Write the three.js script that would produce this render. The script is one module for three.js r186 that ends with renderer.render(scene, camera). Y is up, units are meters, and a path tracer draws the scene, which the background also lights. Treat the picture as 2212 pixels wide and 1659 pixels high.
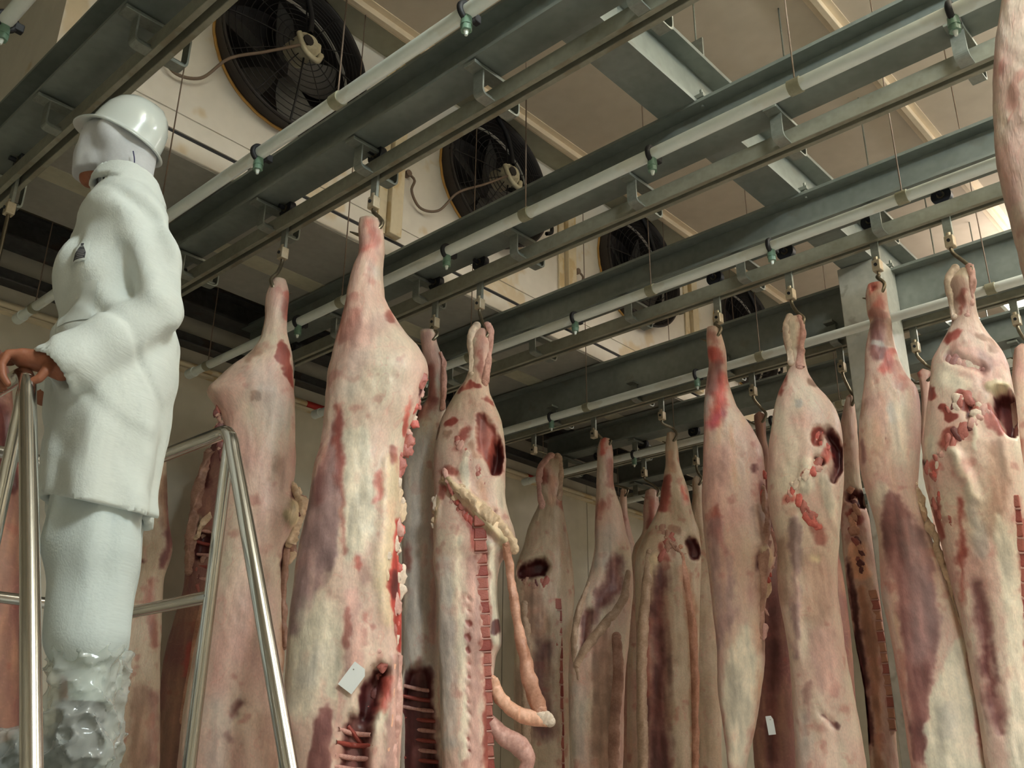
import * as THREE from 'three';
import { mergeGeometries } from 'three/addons/utils/BufferGeometryUtils.js';
import { RoundedBoxGeometry } from 'three/addons/geometries/RoundedBoxGeometry.js';
import { RectAreaLightUniformsLib } from 'three/addons/lights/RectAreaLightUniformsLib.js';

// ------------------------------------------------------------------ camera, light, exposure
const scene = new THREE.Scene();
scene.background = new THREE.Color(0x000000);
const EYE = 1.6;
const camera = new THREE.PerspectiveCamera(2 * Math.atan(829.5 / 2105.25) * 180 / Math.PI, 2212 / 1659, 0.05, 60);
{
  const D = Math.PI / 180, yaw = 47.416 * D, pitch = 22.007 * D, roll = 0.604 * D;
  const F = new THREE.Vector3(Math.sin(yaw) * Math.cos(pitch), Math.sin(pitch), -Math.cos(yaw) * Math.cos(pitch));
  const r0 = new THREE.Vector3(Math.cos(yaw), 0, Math.sin(yaw)), u0 = new THREE.Vector3().crossVectors(r0, F);
  const R = r0.clone().multiplyScalar(Math.cos(roll)).addScaledVector(u0, Math.sin(roll));
  const U = u0.clone().multiplyScalar(Math.cos(roll)).addScaledVector(r0, -Math.sin(roll));
  camera.position.set(0, EYE, 0);
  camera.quaternion.setFromRotationMatrix(new THREE.Matrix4().makeBasis(R, U, F.clone().negate()));
  camera.updateMatrixWorld();
}
const renderer = new THREE.WebGLRenderer({ antialias: true });
renderer.toneMapping = THREE.LinearToneMapping;
renderer.toneMappingExposure = 1.14;
renderer.shadowMap.enabled = true;
renderer.shadowMap.type = THREE.PCFSoftShadowMap;
RectAreaLightUniformsLib.init();
// light panels of the hall, hung below the ceiling: [x, z, width, length, colour, strength down, strength up]
const CEIL = EYE + 4.09, LAMPY = EYE + 3.5;
const LAMPS = [
  [7.78, -1.22, 0.7, 1.15, 0xfff6ee, 16, 1],
  [7.0, 1.4, 0.7, 1.15, 0xf8f6f0, 38, 60],
  [4.2, 1.4, 0.7, 1.15, 0xf2f8f4, 50, 84],
  [1.1, 1.3, 0.7, 1.15, 0xe8f6f6, 94, 92],
];
const CARCASS = {
  C1: {h:[2.23,-3.53],rows:[[3.751,-0.023,0.027],[3.703,-0.039,0.044],[3.655,-0.049,0.054],[3.595,-0.049,0.054],[3.536,-0.043,0.055],[3.467,-0.048,0.064],[3.409,-0.062,0.083],[3.339,-0.103,0.102],[3.279,-0.164,0.107],[3.21,-0.215,0.115],[3.151,-0.252,0.125],[3.101,-0.217,0.131],[3.017,-0.165,0.141],[2.85,-0.15,0.155],[2.726,-0.139,0.158],[2.647,-0.13,0.197],[2.587,-0.128,0.198],[2.487,-0.126,0.154],[2.351,-0.132,0.148],[2.248,-0.147,0.162],[2.109,-0.162,0.179],[1.985,-0.174,0.187],[1.791,-0.179,0.188],[1.625,-0.171,0.201],[1.187,-0.161,0.191],[0.67,-0.115,0.145],[0.55,-0.041,0.071]],base:"cream",f:[["rd",0.0041,1,0,0.041,3.383,0.0203,0.051,3.323,0.0343,0.075,3.292,0.0242,0.111,3.206,0.0101],["br",0.0039,0.9,0,-0.046,3.111,0.0216,-0.031,3.104,0.0157],["br",0.008,0.7,0,-0.076,3.323,0.0179,-0.046,3.356,0.016,-0.099,3.293,0.0119],["bl",0.0083,0.75,0,0.037,3.648,0.0124,0.047,3.542,0.0144],["pk",0.0165,0.6,0,0.003,3.655,0.0289,0.021,3.468,0.0285],["wh",0.0102,0.6,0,0.004,3.56,0.0123,0.017,3.445,0.0142],["mb",0.0277,0.5,0,-0.035,3.211,0.0594,0.04,3.066,0.0789],["pk",0.0231,0.6,0,-0.16,3.088,0.0482,-0.074,2.842,0.0763],["br",0.0156,0.55,0,0.081,2.857,0.0156,0.104,2.734,0.0154],["dr",0.0058,0.8,0,0.155,2.739,0.0136,0.188,2.539,0.0173],["ye",0.0077,1,0.02,0.178,2.658,0.0329,0.16,2.596,0.0269],["dr",0.0057,0.9,0,0.146,2.476,0.019,0.15,2.379,0.015],["or",0.0074,0.7,0,0.16,2.153,0.0147,0.18,1.989,0.0109],["dr",0.0088,0.7,-0.012,0.031,1.852,0.0141,0.013,1.817,0.0105],["dr",0.0087,0.5,0,-0.004,1.74,0.0104,0.013,1.715,0.0087],["mb",0.0244,0.5,0,-0.051,1.841,0.0453,-0.027,1.639,0.0445],["pk",0.0261,0.5,0,0.026,2.449,0.0559,0.047,2.075,0.0722],["br",0.0058,0.5,0,0.042,2.75,0.0115,0.039,2.729,0.0096],["br",0.0177,0.45,0,0.113,1.794,0.0283,0.165,1.626,0.0281]],"st":[["ye","fat_fold",0.1487,2.7587,0.0136,0.03,0.1882,2.6695,0.031,0.03,0.183,2.5982,0.0289,0.035,0.1577,2.4967,0.0171,0.04],["br","flank_strip",0.1482,2.4764,0.0152,0.03,0.1571,2.3028,0.0149,0.03,0.1785,2.0799,0.0128,0.03]],"lu":[[["dr","rd","br"],14,0.018,0.02,-0.206,3.083,-0.17,2.98,-0.152,2.856],[["ye","br","dr"],12,0.02,0.03,0.172,2.719,0.185,2.578,0.154,2.418]],"label":"pale carcass with a dark red oval behind the bent stair handrail"},
  C2: {h:[2.25,-2.87],rows:[[3.808,-0.068,0.017],[3.745,-0.068,0.037],[3.679,-0.062,0.048],[3.623,-0.06,0.05],[3.578,-0.072,0.05],[3.523,-0.085,0.051],[3.469,-0.094,0.057],[3.416,-0.098,0.067],[3.333,-0.107,0.121],[3.272,-0.115,0.162],[3.218,-0.124,0.206],[3.146,-0.134,0.247],[3.087,-0.141,0.255],[3.031,-0.142,0.237],[2.971,-0.142,0.225],[2.912,-0.143,0.208],[2.843,-0.143,0.18],[2.777,-0.146,0.172],[2.701,-0.165,0.169],[2.627,-0.17,0.171],[2.513,-0.176,0.175],[2.37,-0.192,0.176],[2.232,-0.2,0.187],[2.096,-0.205,0.197],[1.987,-0.203,0.206],[1.867,-0.2,0.213],[1.775,-0.2,0.214],[1.626,-0.18,0.216],[1.188,-0.17,0.206],[0.67,-0.12,0.157],[0.55,-0.041,0.077]],base:"cream","amp":0.007,f:[["pk",0.0232,0.8,0,-0.018,3.745,0.0426,-0.009,3.612,0.0498],["bl",0.0115,0.45,0,-0.029,3.621,0.0172,0.01,3.68,0.0154,-0.039,3.777,0.0116],["mb",0.0152,0.7,0,-0.013,3.556,0.0228,0.009,3.504,0.019],["rd",0.0112,0.4,0,-0.047,3.328,0.0223,-0.068,3.223,0.0184],["rd",0.0149,0.55,0,-0.098,3.387,0.0149,-0.105,3.302,0.0166,-0.105,3.22,0.011],["pk",0.0188,0.55,0,0.103,3.321,0.0376,-0.022,3.227,0.0553],["mb",0.0255,0.4,0,-0.032,3.104,0.0455,-0.06,2.983,0.0359],["rd",0.0056,0.7,0,0.08,3.34,0.0094,0.089,3.311,0.0075],["mb2",0.0089,0.95,0,-0.084,2.894,0.0089,-0.09,2.714,0.0419,-0.113,2.531,0.065,-0.124,2.355,0.0704,-0.153,2.201,0.0494,-0.174,2.069,0.0227],["rd",0.0089,0.75,0,-0.084,2.923,0.0071,-0.08,2.79,0.0211,-0.058,2.661,0.0122,-0.04,2.535,0.0103,-0.023,2.359,0.0085],["rd",0.0174,0.4,0,-0.128,2.712,0.0174,-0.132,2.548,0.0171],["wh",0.0089,0.95,0,-0.011,2.794,0.046,0.013,2.573,0.0573,0.025,2.431,0.0514,0.017,2.344,0.0305],["bl",0.0055,0.8,0,0.177,2.981,0.0092,0.17,2.902,0.0145,0.17,2.844,0.009],["dr",0.0055,0.8,-0.015,0.223,3.034,0.0074,0.213,3.003,0.0055],["ye",0.0107,0.7,0.012,0.123,2.709,0.0284,0.128,2.49,0.0313,0.114,2.262,0.0271,0.145,2.112,0.0201],["bl",0.007,0.55,0,0.084,2.651,0.0106,0.084,2.559,0.0105],["rd",0.0072,0.7,0,0.134,2.766,0.0107,0.13,2.705,0.0124],["bl",0.0052,1,-0.01,0.158,2.491,0.0122,0.159,2.367,0.0207,0.155,2.264,0.0255,0.159,2.196,0.0237,0.183,2.13,0.0118,0.194,2.032,0.0083],["dr",0.0085,0.7,0,0.152,2.281,0.0136,0.153,2.213,0.0135],["pk",0.0102,0.7,0,0.029,2.344,0.017,0.043,2.259,0.0236],["bl",0.0051,0.55,0,0.018,2.335,0.0085,0.024,2.293,0.0084],["wh",0.0164,0.8,0,-0.098,2.137,0.0624,-0.101,1.975,0.0678,-0.121,1.834,0.0539],["mb",0.0194,0.5,0,-0.086,1.991,0.0291,-0.111,1.911,0.0256],["pk",0.0067,0.8,0,0.014,2.191,0.0234,0.034,2.027,0.0329,0.047,1.963,0.0327],["rd",0.005,0.5,0,0.004,2.14,0.0083,0.009,2.026,0.0066],["rd",0.0067,0.6,0,0.069,2.126,0.0117,0.088,2.077,0.01],["dr",0.0066,1,-0.07,0.127,1.933,0.0246,0.102,1.869,0.0325,0.09,1.807,0.0274],["bl",0.0082,0.8,0,0.156,1.918,0.0131,0.137,1.823,0.0162],["pk",0.005,0.9,0.015,0.18,1.983,0.0149,0.185,1.778,0.0211,0.184,1.628,0.0287],["wh",0.0049,0.9,0,-0.03,1.945,0.0146,-0.03,1.859,0.0225],["mu",0.0048,1,0,-0.044,1.797,0.0255,-0.047,1.713,0.0331,-0.053,1.625,0.0374],["pk",0.0048,0.8,0,-0.008,1.883,0.0081,-0.003,1.714,0.0079],["dr",0.0064,0.8,-0.05,0.061,1.753,0.0416,0.054,1.626,0.0473]],"st":[["pk","flank_strip",0.1895,1.999,0.0133,0.04,0.1931,1.8715,0.0147,0.05,0.1901,1.7472,0.0162,0.055,0.1849,1.6113,0.0191,0.055],["pe","tendon",0.1714,1.9663,0.0083,0.07,0.172,1.8396,0.0081,0.075,0.1661,1.7163,0.0096,0.08,0.1563,1.611,0.0111,0.08]],"lu":[[["pk","ye","bl","wh","rd"],34,0.021,0.02,0.232,3.069,0.207,2.963,0.19,2.865,0.174,2.759,0.166,2.637,0.169,2.51,0.17,2.368,0.176,2.197,0.191,2.032],[["ye","wh","pk"],14,0.018,0.06,0.116,2.4,0.113,2.228,0.109,2.062,0.096,1.964],[["rd","dr","bl"],10,0.02,0.03,0.132,1.965,0.111,1.885,0.1,1.799]],"label":"large cream carcass with a long purple stripe and white tag","ribs":[[-0.002,1.747,0.111,1.731],[-0.007,1.706,0.121,1.697],[-0.009,1.666,0.125,1.655],[0.029,1.76,0.151,1.638],[-0.012,1.631,0.127,1.618]],"rw":0.0079},
  C3: {h:[3.23,-3.54],rows:[[3.84,-0.08,0.003],[3.763,-0.069,0.015],[3.683,-0.055,0.046],[3.63,-0.038,0.065],[3.551,-0.02,0.068],[3.446,-0.025,0.071],[3.367,-0.063,0.074],[3.264,-0.094,0.068],[3.088,-0.128,0.07],[2.845,-0.125,0.065],[2.386,-0.101,0.082],[2.105,-0.086,0.103],[1.958,-0.083,0.115],[1.638,-0.067,0.131],[1.194,-0.062,0.126],[0.67,-0.037,0.101],[0.55,0.003,0.062]],base:"pale",f:[["pk",0.0149,0.9,0,-0.033,3.79,0.0347,-0.0,3.603,0.0441],["rd",0.0098,0.7,0,-0.013,3.602,0.0147,0.007,3.419,0.0242],["pk",0.0074,0.9,0,0.05,3.645,0.0123,0.061,3.395,0.0145],["rd",0.0144,0.7,0,-0.062,3.338,0.0383,-0.004,3.392,0.0289],["mb",0.0236,0.8,0,-0.065,3.136,0.0519,-0.031,2.658,0.0547,-0.027,2.32,0.0444],["rd",0.0113,0.6,0,-0.087,2.633,0.0136,-0.073,2.542,0.0135],["pk",0.007,0.7,0,0.037,2.848,0.0162,0.048,2.388,0.0134,0.058,2.191,0.0132],["dr",0.0108,1,-0.08,-0.002,2.02,0.0607,-0.004,1.835,0.0854,0.015,1.638,0.0925]],"st":[["pk","hanging_flap",0.0307,3.6902,0.0099,0.03,0.0521,3.6455,0.0148,0.04,0.0608,3.4735,0.0146,0.05,0.0573,3.3694,0.0145,0.06]],"label":"narrow pale carcass side tucked beside the one with sawn backbone","ribs":[[-0.085,1.998,0.119,1.972],[-0.083,1.953,0.121,1.927],[-0.081,1.907,0.122,1.882],[-0.078,1.862,0.124,1.837],[-0.076,1.818,0.126,1.792],[-0.074,1.774,0.127,1.748],[-0.071,1.73,0.129,1.704],[-0.069,1.686,0.13,1.661],[-0.067,1.643,0.132,1.617]],"rw":0.0086},
  C4: {h:[3.22,-3.2],rows:[[3.741,-0.011,0.041],[3.707,-0.02,0.051],[3.647,-0.042,0.071],[3.57,-0.035,0.068],[3.506,-0.043,0.064],[3.443,-0.065,0.061],[3.38,-0.102,0.071],[3.306,-0.139,0.1],[3.232,-0.173,0.127],[3.136,-0.194,0.144],[3.017,-0.198,0.154],[2.924,-0.192,0.151],[2.843,-0.187,0.152],[2.764,-0.186,0.171],[2.675,-0.187,0.198],[2.597,-0.184,0.199],[2.531,-0.183,0.134],[2.349,-0.161,0.122],[2.163,-0.15,0.139],[2.102,-0.143,0.115],[1.845,-0.121,0.107],[1.638,-0.108,0.107],[1.194,-0.102,0.101],[0.67,-0.076,0.074],[0.55,-0.033,0.032]],base:"cream",f:[["pk",0.0118,0.8,0,0.019,3.66,0.0284,0.027,3.506,0.028],["rd",0.007,0.5,0,0.011,3.583,0.0094,0.023,3.456,0.0093],["wh",0.0071,0.8,0,-0.024,3.659,0.0142,-0.025,3.53,0.0117],["rd",0.0046,1,0,-0.068,3.383,0.0185,-0.026,3.397,0.0208,0.006,3.39,0.0139],["rd",0.0046,0.9,0,0.044,3.332,0.0115,0.066,3.313,0.0115],["rd",0.0046,1,0,-0.108,3.206,0.0205,-0.13,3.186,0.0182],["br",0.0045,1,0,-0.175,3.175,0.0136,-0.194,3.136,0.0136],["br",0.0045,0.8,0,-0.14,3.138,0.0091,-0.124,3.136,0.0091],["rd",0.0069,1,-0.02,0.033,3.221,0.0183,0.053,3.149,0.05,0.077,3.055,0.0542,0.092,2.973,0.0314],["dr",0.0068,1,-0.06,0.108,3.103,0.0159,0.105,3.02,0.027,0.092,2.954,0.0179],["rd",0.0068,0.9,0,-0.038,3.147,0.0204,-0.071,3.111,0.0204,-0.085,3.051,0.018],["or",0.0068,0.8,0,-0.018,3.076,0.0113,0.01,3.018,0.0135],["rd",0.0067,0.8,0,-0.122,2.949,0.0268,-0.089,2.945,0.0179],["rd",0.0089,0.7,0,-0.141,2.864,0.0177,-0.151,2.829,0.0177],["wh",0.0067,1,0.008,-0.046,3.017,0.018,-0.054,2.923,0.0201,-0.026,2.843,0.0222],["ye",0.0089,1,0.045,-0.125,2.898,0.0156,-0.029,2.809,0.0287,0.084,2.699,0.0395,0.172,2.612,0.0393],["or",0.0089,0.7,0,0.036,2.89,0.0178,0.051,2.811,0.0177],["wh",0.0112,0.7,0,0.113,2.904,0.0223,0.126,2.79,0.0221],["dr",0.0066,0.8,-0.02,0.096,2.755,0.0088,0.105,2.721,0.0088],["rd",0.0088,0.8,0,-0.049,2.741,0.0264,0.019,2.653,0.0262],["bl",0.0066,0.6,0,0.0,2.697,0.0175,0.016,2.587,0.0174],["ye",0.0066,0.9,0.012,-0.173,2.806,0.022,-0.18,2.716,0.0175],["mb",0.0129,0.8,0,-0.125,2.519,0.0302,-0.105,2.141,0.0376,-0.086,1.748,0.0323],["wh",0.0087,0.9,0,-0.068,2.651,0.0174,-0.055,2.349,0.0213,-0.029,2.041,0.0187,-0.013,1.673,0.0161],["pk",0.0086,0.9,0,0.0,2.521,0.0259,0.014,2.143,0.0251,0.032,1.638,0.0281],["rd",0.0065,0.9,0,0.047,2.565,0.0174,0.062,2.246,0.0169,0.081,1.944,0.0185,0.087,1.639,0.0201],["wh",0.0065,1,0.015,0.086,2.588,0.0174,0.098,2.351,0.0171,0.118,2.165,0.0189],["dr",0.0042,0.8,0,0.104,2.247,0.0127,0.109,2.206,0.0126]],"st":[["or","flank_strip",0.155,2.6002,0.0196,0.07,0.1691,2.5131,0.0195,0.075,0.1899,2.3742,0.0214,0.08,0.2211,2.2074,0.0211,0.08,0.2534,2.0653,0.0271,0.07,0.2829,1.9462,0.0352,0.06,0.3118,1.8779,0.0329,0.05],["pe","breast_bone",0.1043,2.0032,0.0186,0.05,0.1428,1.9207,0.0268,0.06,0.205,1.8668,0.0308,0.06,0.2831,1.8425,0.0328,0.055,0.3405,1.8374,0.0308,0.05],["wh","cartilage_knob",0.3159,1.8526,0.0308,0.055,0.3446,1.8375,0.0328,0.055,0.3568,1.8299,0.0246,0.055],["pk","hanging_flap",0.0992,1.8268,0.0286,0.03,0.151,1.7698,0.0406,0.04,0.2224,1.7287,0.0446,0.045,0.2592,1.6762,0.0323,0.04,0.2395,1.5827,0.032,0.03],["ye","fat_fold",-0.1431,2.9095,0.0133,0.09,-0.0518,2.8312,0.0243,0.115,0.0612,2.7205,0.033,0.12,0.1613,2.6224,0.0371,0.1,0.1901,2.579,0.0261,0.09],["wh","tendon",-0.0067,3.7456,0.0214,0.02,-0.0295,3.7056,0.0213,0.025,-0.0287,3.5814,0.0141,0.03,-0.0258,3.4671,0.014,0.04],["pk","tendon",0.0456,3.7498,0.019,0.02,0.0606,3.7083,0.0166,0.025,0.054,3.5582,0.0188,0.03,0.0381,3.4186,0.0209,0.05]],"lu":[[["rd","pk","bl","ye"],22,0.018,0.08,-0.144,2.921,-0.084,2.808,-0.016,2.719,0.041,2.653],[["rd","wh","pk"],12,0.016,0.07,-0.094,3.11,-0.035,3.017,0.012,2.948,0.058,2.879],[["ye","wh"],8,0.02,0.07,-0.176,2.829,-0.175,2.693]],"label":"carcass side showing its sawn backbone and a dangling flank strip","spine":[[0.028,2.72],[0.045,2.457],[0.064,2.144],[0.078,1.885],[0.091,1.618]],"holes":[[-0.012,2.35],[-0.011,2.293],[-0.01,2.237],[-0.008,2.181],[-0.007,2.126],[-0.005,2.072],[-0.004,2.018],[-0.002,1.964],[-0.001,1.911],[0.001,1.858],[0.002,1.806],[0.003,1.755],[0.005,1.704]],"nsp":20,"spw":0.0329},
  C5: {h:[5.3,-4.59],rows:[[3.85,0.064,0.161],[3.796,0.015,0.178],[3.723,-0.02,0.178],[3.58,-0.009,0.173],[3.474,-0.002,0.175],[3.369,-0.047,0.191],[3.266,-0.087,0.21],[3.163,-0.114,0.229],[3.028,-0.16,0.241],[2.895,-0.172,0.252],[2.764,-0.171,0.251],[2.443,-0.174,0.22],[1.663,-0.167,0.198],[1.207,-0.158,0.189],[0.67,-0.113,0.143],[0.55,-0.04,0.07]],base:"tan",f:[["pk",0.0173,0.7,0,0.057,3.759,0.0416,0.108,3.58,0.0412],["rd",0.0104,0.8,0,0.029,3.723,0.0208,0.036,3.651,0.0207],["or",0.0103,0.6,0,0.108,3.651,0.0276,0.097,3.474,0.0273],["rd",0.0103,0.7,0,0.152,3.51,0.0171,0.165,3.439,0.017],["dr",0.01,1,-0.08,-0.096,2.967,0.0533,0.004,2.988,0.06],["br",0.0198,0.8,0,-0.046,2.829,0.0661,-0.013,2.57,0.0847],["dr",0.0323,0.7,-0.015,0.039,2.443,0.0453,-0.006,2.195,0.0638,0.031,1.894,0.069],["br",0.0257,0.6,0,-0.109,2.286,0.0449,-0.106,1.834,0.0438]],"st":[["pk","tendon",0.0916,3.8319,0.0348,0.02,0.0219,3.7375,0.0346,0.03,0.0147,3.5799,0.0275,0.035,0.0282,3.4389,0.0273,0.05],["tn","tendon",0.1404,3.832,0.0313,0.02,0.1568,3.7233,0.0277,0.03,0.1447,3.5095,0.0274,0.04],["tn","flank_strip",-0.0948,2.7304,0.0329,0.09,-0.0773,2.4427,0.0388,0.085,-0.082,2.0125,0.0379,0.07,-0.0744,1.6626,0.0372,0.06]],"lu":[[["br","rd","dr"],10,0.022,0.08,-0.129,2.894,-0.013,2.862,0.087,2.895]],"label":"small tan carcass with a dark hollow against the beige wall","spine":[[0.135,2.764],[0.142,2.382],[0.145,1.955],[0.148,1.604]],"nsp":14,"spw":0.0263},
  C6: {h:[5.3,-4.02],rows:[[3.869,0.015,0.074],[3.782,-0.01,0.095],[3.679,-0.016,0.099],[3.542,-0.025,0.095],[3.441,-0.031,0.114],[3.342,-0.036,0.143],[3.178,-0.043,0.17],[3.081,-0.045,0.198],[2.953,-0.07,0.206],[2.796,-0.123,0.207],[2.551,-0.202,0.179],[2.254,-0.236,0.139],[1.663,-0.232,0.101],[1.207,-0.223,0.093],[0.67,-0.182,0.051],[0.55,-0.115,-0.015]],base:"cream",f:[["bl",0.0099,0.8,0,0.027,3.835,0.0264,0.018,3.731,0.0197],["rd",0.0131,0.6,0,0.076,3.678,0.0196,0.078,3.508,0.0259],["rd",0.0161,0.6,0,0.009,3.359,0.0322,-0.005,3.293,0.0256],["mb",0.0254,0.6,0,0.036,3.146,0.0635,-0.0,2.986,0.063],["mu",0.0188,1,-0.02,0.094,2.969,0.0377,0.073,2.796,0.0622,-0.007,2.704,0.0434],["mu",0.0155,0.8,0,-0.037,2.735,0.0249,-0.056,2.582,0.0247],["wh",0.0125,0.6,0,-0.099,2.766,0.025,-0.18,2.552,0.0247,-0.168,2.342,0.0244],["br",0.0183,0.8,0,-0.013,2.461,0.0612,-0.022,2.109,0.0719,-0.031,1.716,0.0703],["mb",0.0181,0.6,0,-0.172,2.108,0.0481,-0.163,1.715,0.047],["dr",0.0124,0.7,-0.03,-0.108,2.612,0.0247,-0.131,2.401,0.0245]],"st":[["tn","flank_strip",0.1725,2.8893,0.0187,0.06,0.1321,2.7032,0.0309,0.08,0.0198,2.5512,0.0369,0.1,-0.1061,2.4014,0.0336,0.1,-0.1752,2.283,0.0274,0.08],["br","flank_strip",0.0785,2.4608,0.0366,0.09,0.0874,2.2539,0.0392,0.085,0.0481,1.9385,0.0414,0.07,0.0314,1.6643,0.0408,0.06],["tn","flank_strip",-0.0822,2.8285,0.0156,0.06,-0.1639,2.6126,0.0248,0.07,-0.1918,2.4015,0.0245,0.06,-0.1645,2.1953,0.0212,0.05]],"label":"carcass side with a red-tipped shank and dark bruised flank"},
  C7: {h:[5.3,-3.44],rows:[[3.783,-0.001,0.049],[3.658,-0.019,0.067],[3.56,-0.021,0.07],[3.464,-0.038,0.089],[3.369,-0.061,0.114],[3.274,-0.077,0.127],[3.182,-0.117,0.145],[3.09,-0.172,0.169],[2.939,-0.241,0.174],[2.702,-0.256,0.151],[2.359,-0.257,0.125],[1.664,-0.273,0.071],[1.207,-0.264,0.063],[0.67,-0.221,0.02],[0.55,-0.152,-0.049]],base:"tan",f:[["rd",0.0091,0.9,0,-0.015,3.434,0.0242,-0.042,3.324,0.0422,-0.042,3.245,0.036],["or",0.0092,0.6,0,0.013,3.625,0.0214,0.018,3.496,0.0243],["pk",0.009,0.8,0,0.09,3.366,0.024,0.091,3.272,0.0239],["bl",0.009,0.7,0,0.078,3.367,0.015,0.093,3.303,0.015],["dr",0.0088,1,-0.06,0.117,3.001,0.0323,0.131,2.935,0.038],["br",0.0089,0.9,0,-0.008,3.09,0.0297,0.027,3.08,0.0237],["rd",0.0089,0.8,0,-0.074,2.97,0.0207,-0.048,2.895,0.0265],["ye",0.0118,0.7,0,-0.121,2.896,0.0354,-0.176,2.646,0.035],["dr",0.0264,0.85,-0.022,-0.075,2.821,0.0293,-0.128,2.559,0.0579,-0.112,2.276,0.0455,-0.153,2.003,0.0616,-0.141,1.664,0.0657],["br",0.0145,0.6,0,-0.06,2.644,0.0174,-0.06,2.303,0.0227,-0.09,1.923,0.0194],["or",0.0117,0.8,0,0.051,2.818,0.0291,0.08,2.556,0.0286,0.088,2.219,0.0224,0.058,1.714,0.0217],["rd",0.0145,0.6,0,-0.197,2.502,0.0405,-0.214,2.084,0.0395]],"st":[["or","flank_strip",0.0445,2.9672,0.0206,0.07,0.058,2.7883,0.0291,0.085,0.0836,2.527,0.0286,0.08,0.0882,2.2192,0.0224,0.07,0.0606,1.6653,0.0217,0.06],["tn","flank_strip",-0.1489,2.942,0.0267,0.07,-0.1867,2.6757,0.0351,0.085,-0.2228,2.3607,0.0345,0.08,-0.2453,1.6628,0.033,0.06],["br","fat_fold",-0.041,3.03,0.0207,0.08,0.0142,2.953,0.0177,0.09,0.0655,2.9217,0.0176,0.085]],"lu":[[["ye","rd","br"],12,0.022,0.08,-0.098,3.093,-0.011,3.029,-0.076,2.91]],"label":"tan carcass with dark red shank muscle and open belly"},
  C7b: {h:[6.25,-4.3],rows:[[3.749,0.012,0.103],[3.579,-0.017,0.114],[3.393,-0.028,0.109],[3.284,-0.097,0.118],[3.032,-0.141,0.141],[2.513,-0.177,0.115],[1.676,-0.206,0.074],[1.213,-0.199,0.067],[0.67,-0.164,0.032],[0.55,-0.108,-0.024]],base:"pink",f:[["rd",0.0109,0.7,0,0.061,3.616,0.029,0.046,3.43,0.0288]],"label":"pink leg half hidden behind the tan dark-shanked carcass"},
  C6b: {h:[6.25,-4.75],rows:[[3.842,0.179,0.225],[3.732,0.168,0.225],[3.615,0.16,0.228],[3.499,0.134,0.247],[3.271,0.075,0.287],[2.902,0.043,0.291],[1.677,0.01,0.243],[1.213,0.016,0.238],[0.67,0.045,0.208],[0.55,0.092,0.162]],base:"pink",f:[],"label":"thin pink carcass leg peeking out behind the red-tipped shank"},
  C8: {h:[4.17,-2.36],rows:[[3.833,-0.054,0.004],[3.762,-0.061,0.021],[3.682,-0.061,0.034],[3.603,-0.061,0.033],[3.525,-0.076,0.032],[3.448,-0.09,0.045],[3.358,-0.1,0.071],[3.268,-0.106,0.123],[3.193,-0.113,0.156],[3.131,-0.119,0.175],[3.047,-0.124,0.177],[2.904,-0.138,0.172],[2.781,-0.141,0.177],[2.65,-0.136,0.195],[2.582,-0.131,0.19],[2.494,-0.126,0.156],[2.331,-0.12,0.117],[2.173,-0.115,0.104],[2.088,-0.117,0.096],[1.986,-0.122,0.073],[1.845,-0.113,0.039],[1.694,-0.103,-0.009],[1.651,-0.102,-0.021],[1.2,-0.1,-0.023],[0.67,-0.09,-0.033],[0.55,-0.074,-0.049]],base:"pink",f:[["bl",0.0095,0.8,0,-0.034,3.657,0.0332,-0.018,3.616,0.0283],["rd",0.0119,0.5,0,-0.039,3.764,0.0191,-0.018,3.722,0.019],["mu",0.0141,0.8,0,-0.028,3.578,0.0329,-0.048,3.45,0.0327],["mb",0.0117,0.7,0,-0.075,3.401,0.0187,-0.082,3.35,0.0186],["bl",0.0163,0.9,0,0.009,3.523,0.0187,-0.016,3.371,0.0324,-0.046,3.272,0.0322],["pu",0.0208,0.6,0,-0.039,3.297,0.0231,-0.065,3.261,0.0184],["pk",0.0227,0.8,0,-0.027,3.074,0.068,-0.063,2.885,0.0448],["wh",0.018,0.6,0,0.145,3.185,0.018,0.166,3.087,0.0134],["dr",0.0067,0.7,0,0.12,3.022,0.0089,0.121,3.003,0.0089],["rd",0.0088,0.8,0,0.141,2.921,0.0176,0.157,2.85,0.0175],["br",0.0131,0.8,0,0.131,2.805,0.0262,0.143,2.69,0.0303,0.11,2.425,0.0213,0.083,2.17,0.0167],["dr",0.0086,0.8,-0.02,0.1,2.591,0.0108,0.094,2.535,0.0107],["ye",0.0086,0.8,0.012,0.147,2.611,0.0215,0.159,2.566,0.0214],["rd",0.0089,0.75,0,-0.076,2.827,0.0134,-0.075,2.7,0.0265,-0.042,2.607,0.0109],["mb2",0.0133,0.7,0,-0.077,2.746,0.0311,-0.064,2.541,0.0523,-0.062,2.321,0.0514,-0.107,2.173,0.0212],["wh",0.0127,0.95,0,0.025,2.234,0.0295,-0.002,2.109,0.0711,-0.032,1.965,0.0746,-0.059,1.688,0.0447],["rd",0.0131,0.6,0,-0.133,2.499,0.0131,-0.13,2.216,0.0128]],"st":[["br","flank_strip",0.1518,2.9208,0.0198,0.03,0.1554,2.7811,0.024,0.04,0.1357,2.6006,0.0258,0.04,0.1084,2.4033,0.0191,0.035,0.0819,2.2118,0.0147,0.03]],"lu":[[["ye","br","rd","bl","pk"],20,0.02,0.03,0.147,2.992,0.161,2.85,0.165,2.689,0.163,2.566,0.117,2.381,0.09,2.212]],"label":"carcass with a bright red bruised shank and white fat flank"},
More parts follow.
